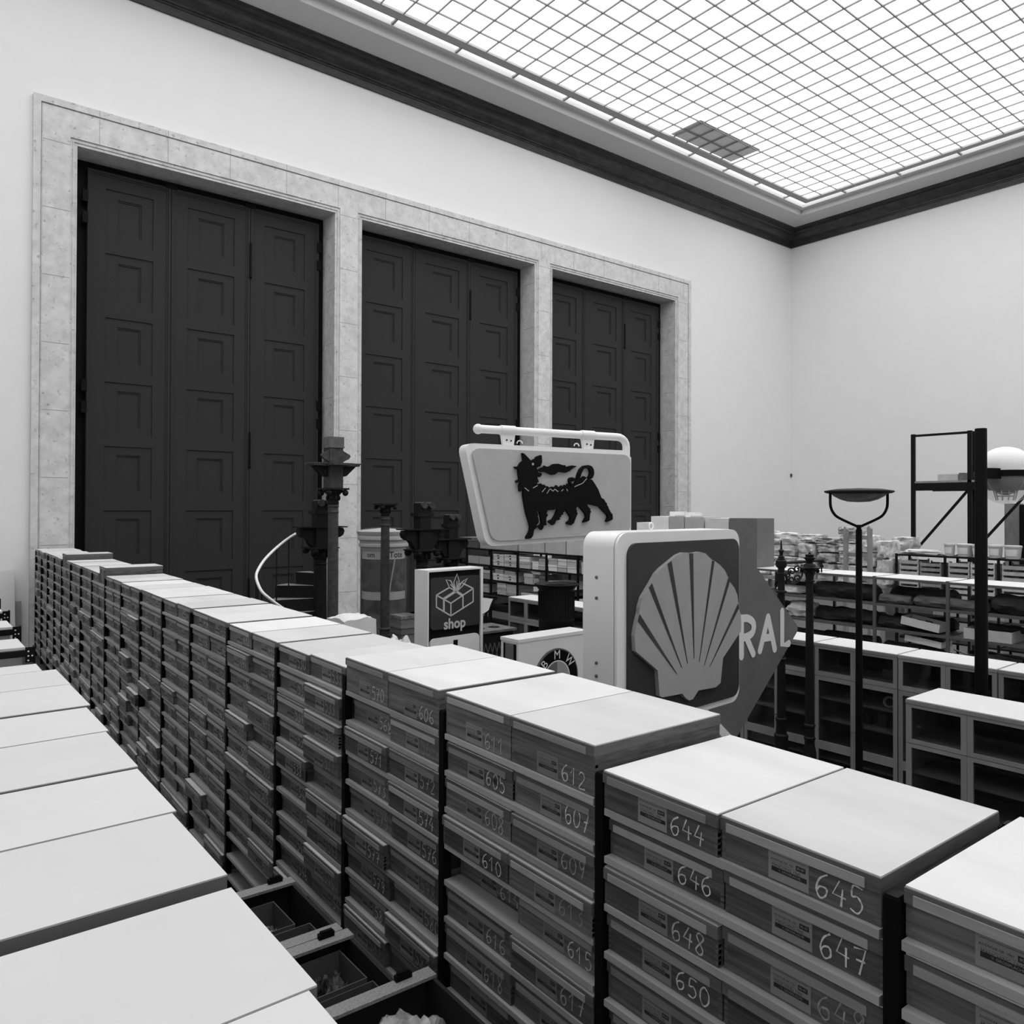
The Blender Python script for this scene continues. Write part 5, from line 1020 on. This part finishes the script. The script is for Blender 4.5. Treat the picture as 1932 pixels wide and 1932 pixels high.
# ------------------------------------------------------------------ shelving with fruit crates and buckets
KX = 13.0; KY = [6.10-.76*i for i in range(4)]; KT = (-.75, -1.09, -1.42, -1.75, -2.1)
shelving('steel_shelving', KY, KT, 'dark shelving of slatted wooden crates with buckets on top, at the right', False, xf=KX, dep=.5, m=RACKM)
def slat_crate(y0, y1, z0, h, lab, m, x0=KX+.02, dep=.42):
    r = thing('slatted_crate', lab, 'crate', (x0+dep/2, (y0+y1)/2, z0), 0, 'slatted wooden fruit crates'); 
    for i in range(3):
        zz = z0+.005+i*h*.36; 
        for xa in (x0, x0+dep-.008): build(MB().box(xa, xa+.008, y0, y1, zz, zz+h*.22), 'slat', m, r)
    s = MB()
    for xx in (x0+.008, x0+dep-.028):
        for yy in (y0, y1-.02): s.box(xx, xx+.02, yy, yy+.02, z0, z0+h*1.06)
    build(s, 'corner_posts', m, r); 
    for ya in (y0, y1-.008): build(MB().box(x0+.03, x0+dep-.03, ya, ya+.008, z0, z0+h*.9), 'end_board', m, r)
    build(MB().box(x0+.009, x0+dep-.009, y0+.02, y1-.02, z0, z0+.008), 'bottom', m, r)
    c = MB(); rr = random.Random(int(y0*100)+int(z0*10))
    for i in range(7):
        q = rock_mb((x0+.12+rr.random()*.18, y0+.07+(y1-y0-.14)*rr.random(), z0+.012), .11, .11, h*.75, i+90, .3, 2, .4); o_ = len(c.v); c.v += q.v; c.f += [tuple(k+o_ for k in f) for f in q.f]; c.m += q.m
    build(c, 'contents', FRAG, r)['kind'] = 'stuff'
ct = ['upper', 'lower', 'third-row', 'bottom-row']
for t in (1, 2):
    zb2 = Z(KT[t])-.003
    for i, (a, b, m, h) in enumerate(((6.06, 5.75, CRATEW, .25), (5.73, 5.40, RAWW, .22), (5.30, 4.985, CRATEW, .25), (4.975, 4.63, CRATEW, .25), (4.54, 4.19, CRATEW, .25), (4.18, 3.86, CRATEW, .24))):
        slat_crate(b+.004, a-.004, zb2+.001, h, '%s slatted %s crate, %s from the left on the crate shelving' % (ct[t-1], 'dark' if m is RAWW else 'pale', ORD[i]), m)
zk = Z(KT[0])-.003
for i, (a, b) in enumerate(((5.41, 5.25), (5.23, 5.01), (5.0, 4.80), (4.78, 4.58), (4.565, 4.30), (4.28, 4.06))):
    yc, rr = (a+b)/2, min(.115, (a-b)/2); xx = KX+.16+.03*(i % 2); r = thing('bucket', 'pale lidded bucket on the crate shelving, %s from the left' % ORD[i], 'bucket', (xx, yc, zk), 0, 'row of pale buckets')
    m_ = MB(); m_.lathe([(rr*.84, zk+.001), (rr*.97, zk+.17)], xx, yc, 24); build(m_, 'tub', BIN, r, smooth=True)
    m_ = MB(); m_.lathe([(rr*1.02, zk+.165), (rr*1.04, zk+.19), (rr*.98, zk+.20)], xx, yc, 24); build(m_, 'rim', BIN, r, smooth=True)
    m_ = MB(); va = math.pi; m_.add([(xx+rr*(.90 if q < .5 else .97)*1.02*math.cos(va+t), yc+rr*(.90 if q < .5 else .97)*1.02*math.sin(va+t), zk+(.04 if q < .5 else .14)) for q in (0, 1) for t in [-.75+.15*j for j in range(11)]], [(j, j+1, 12+j, 11+j) for j in range(10)]); build(m_, 'paper_label', WHITEP, r)
q = rock_mb((KX+.2, 5.75, zk), .16, .62, .085, 66, .22, 9, .35); tag(build(q, 'wrapped_roll', CLOTH, loc=(KX+.2, 5.75, zk), smooth=True), 'pale cloth-wrapped roll lying on the left end of the crate shelving', 'roll')
# ------------------------------------------------------------------ stones piled towards the right wall
QX = 12.7
cols = [(1405,1466,(996,1029,1061,1086),0),(1466,1515,(1003,1025,1046,1064,1086),.05),(1515,1551,(1007,1021,1050,1068,1086),-.04),(1551,1591,(1013,1024,1040,1058,1086),.03),
 (1591,1626,(992,1008,1023,1042,1062,1086),-.05),(1626,1662,(1007,1040,1066,1086),.04),(1662,1690,(1018,1050,1086),-.02),(1690,1730,(1011,1038,1086),1.1)]
sd = 0
for ci, (u0, u1, vs2, dx) in enumerate(cols):
    x = QX+.40+dx; ya, yb = onX(u0, 1050, x).y, onX(u1, 1050, x).y
    zdeck = onX(1500, 1086, QX+.4).z-.012 if dx < 1 else onX(1700, 1086, QX+1.5).z-.012
    for ri in range(len(vs2)-1):
        zt, zb2 = onX(u0, vs2[ri], x).z, onX(u0, vs2[ri+1], x).z; sd += 1; n = len(vs2)-1; zb2 = zdeck+.001 if ri == n-1 else zb2
        lab = 'rough stone block, %s in the %s column of the stone pile from the left' % ('topmost' if ri == 0 else 'lowest' if ri == n-1 else ORD[ri]+' down', ORD[ci])
        q = rock_mb((x, (ya+yb)/2, zb2), .5, (ya-yb)*(.90+.07*((sd*5) % 3)/2), (zt-zb2)*.985, sd, .15, 7, .86); tag(build(q, 'stone_block', ROCK, loc=(x, (ya+yb)/2, zb2), smooth=True), lab, 'stone', 'rough stone blocks in the pile')
def stone_base(y0, y1, zt, lab):
    r = thing('stone_pallet_rack', lab, 'rack', (QX+.5, (y0+y1)/2, 0)); build(MB().box(QX+.1, QX+.95, y0, y1, zt-.06, zt), 'deck', RAWW, r)
    for yy in (y0+.05, y1-.05):
        for xx in (QX+.12, QX+.87): build(MB().box(xx, xx+.06, yy-.03, yy+.03, 0, zt-.06), 'leg', RAWW, r)
stone_base(6.2, 8.9, onX(1500, 1086, QX+.4).z-.012, 'timber staging carrying the pile of rough stones')
stone_base2 = build(MB().box(QX+1.2, QX+1.8, 5.9, 6.75, 0, onX(1700, 1086, QX+1.5).z-.012), 'stone_plinth', RAWW, loc=(QX+1.5, 6.3, 0)); tag(stone_base2, 'plain block under the rightmost stones, behind the crate shelving', 'plinth')
# raw timber frame in front of the stones
ex = 11.2; r = thing('timber_easel', 'raw wooden upright frame with splintered tops, before the stone pile', 'frame', (ex, onX(1620, 1050, ex).y, 0))
for u, v in ((1596, 998), (1641, 997)):
    p = onX(u, v, ex); q_ = onX(u+(2 if u > 1620 else 0), 1092, ex); m_ = MB(); m_.bar((ex, q_.y, 0), (ex, p.y, p.z), .07, .05); m_.prism([(ex-.025, p.y-.035, p.z-.01), (ex-.025, p.y+.035, p.z-.01), (ex-.025, p.y+.01, p.z+.04)], (.05, 0, 0)); build(m_, 'post', RAWW, r)
for v in (1013, 1046):
    a, b = onX(1598, v, ex+.03), onX(1642, v, ex+.03); build(MB().box(ex+.026, ex+.05, min(a.y, b.y), max(a.y, b.y), a.z-.03, a.z+.03), 'rail', RAWW, r)
# tall black rack beyond
HX = 16.0; r = thing('tall_rack', 'tall black steel rack with diagonal braces beyond the crates', 'rack', (HX+.4, onX(1780, 900, HX).y, 0))
yl, yr = onX(1722, 900, HX).y, onX(1829, 900, HX).y; zl = onX(1722, 819.5, HX).z; pw = .075; yr2 = yr-(yl-yr)
for yy, v in ((yl, 0), (yr, 0)):
    for xx in ((HX,) if yy == yl else (HX, HX+.20)): build(MB().box(xx, xx+pw*.7, yy-pw/2, yy+pw/2, 0, zl), 'upright', RACKM, r)
build(MB().box(HX+.02, HX+.05, yr, yl, zl-.055, zl-.01), 'top_rail', RACKM, r)
z2 = onX(1775, 918, HX).z
for a, b in ((yl, yr), (yr, yr2)):
    build(MB().box(HX-.01, HX+.06, b+pw/2, a-pw/2, z2-.075, z2+.075), 'beam', RACKM, r); build(MB().box(HX+.80, HX+.85, b+pw/2, a-pw/2, z2-.075, z2+.075), 'beam', RACKM, r)
build(MB().box(HX-.005, HX+.055, yr2-pw/2, yr2+pw/2, 0, z2+.08), 'upright', RACKM, r)
build(MB().box(HX+.0, HX+.88, yr2, yl-.04, z2+.076, z2+.115), 'deck', RAWW, r)
for (a, za), (b, zb2) in (((yl, z2-1.25), (yr, z2-.06)), ((yr, z2-1.25), (yr2, z2-.06))): m_ = MB(); m_.bar((HX+.075, a-.04, za), (HX+.075, b+.04, zb2), .035, .045); build(m_, 'brace', RACKM, r)
dz = z2+.116; a, b = onX(1773, 905, HX+.3), onX(1812, 905, HX+.3)
cbox(a.y, b.y, dz, dz+.13, CARD, 'flat box lying on the deck of the tall black rack', xf=HX+.2, dep=.4, lid=False, grp='things on the tall rack')
cbox(b.y-.01, b.y-.10, dz, dz+.15, CARDD, 'small dark box beside the rack upright on the tall rack deck', xf=HX+.2, dep=.4, lid=False, grp='things on the tall rack')
q = rock_mb((HX+.4, yr-.17, dz), .3, .18, .34, 44, .3, 6, .4); tag(build(q, 'stone_carving', ROCK, loc=(HX+.4, yr-.17, dz), smooth=True), 'rough carved stone standing on the tall rack deck behind the lamp post', 'stone')
px = 17.5; a, b = onX(1895, 950, px), onX(1921, 950, px); build(MB().box(px, px+.3, b.y, a.y, 0, a.z), 'timber_post', RAWW, loc=(px+.15, (a.y+b.y)/2, 0)); tag(bpy.data.objects['timber_post'], 'broad upright timber behind the buckets at the right edge', 'post')
a, b = onX(1923.5, 952, px+.1), onX(1940, 952, px+.1); build(MB().box(px+.05, px+.3, b.y-.3, a.y-.02, 0, a.z), 'dark_screen', RACKM, loc=(px+.2, b.y, 0)); tag(bpy.data.objects['dark_screen'], 'dark upright panel beside the broad timber at the right edge', 'panel')
# boards leaning on the wall at far left, and the wall sensor
m_ = MB(); a = onY(27, 1077, Y1-.12); m_.prism([(-.6, Y1-.05, a.z), (a.x, Y1-.05, a.z), (a.x, Y1-.45, 0), (-.6, Y1-.45, 0)], (0, -.03, .0)); o = build(m_, 'white_board', WHITEB, loc=(.6, Y1-.3, 0)); tag(o, 'white board leaning on the door wall at the left edge', 'board')
a, b = onY(28, 1135, Y1-.1), onY(40.5, 1135, Y1-.1); o = build(MB().box(a.x+.012, b.x, Y1-.09, Y1-.06, 0, a.z), 'grey_board', mat('grey_board', .33, .8), loc=(b.x, Y1-.07, 0)); tag(o, 'narrow grey board upright beside the leaning white board', 'board')
p = onX(1492.5, 897, X1); m_ = MB(); m_.box(X1-.06, X1, p.y-.05, p.y+.05, p.z-.06, p.z+.06); o = build(m_, 'wall_sensor', IRON2, loc=(X1-.03, p.y, p.z)); tag(o, 'tiny dark sensor on the right wall near the corner', 'sensor')
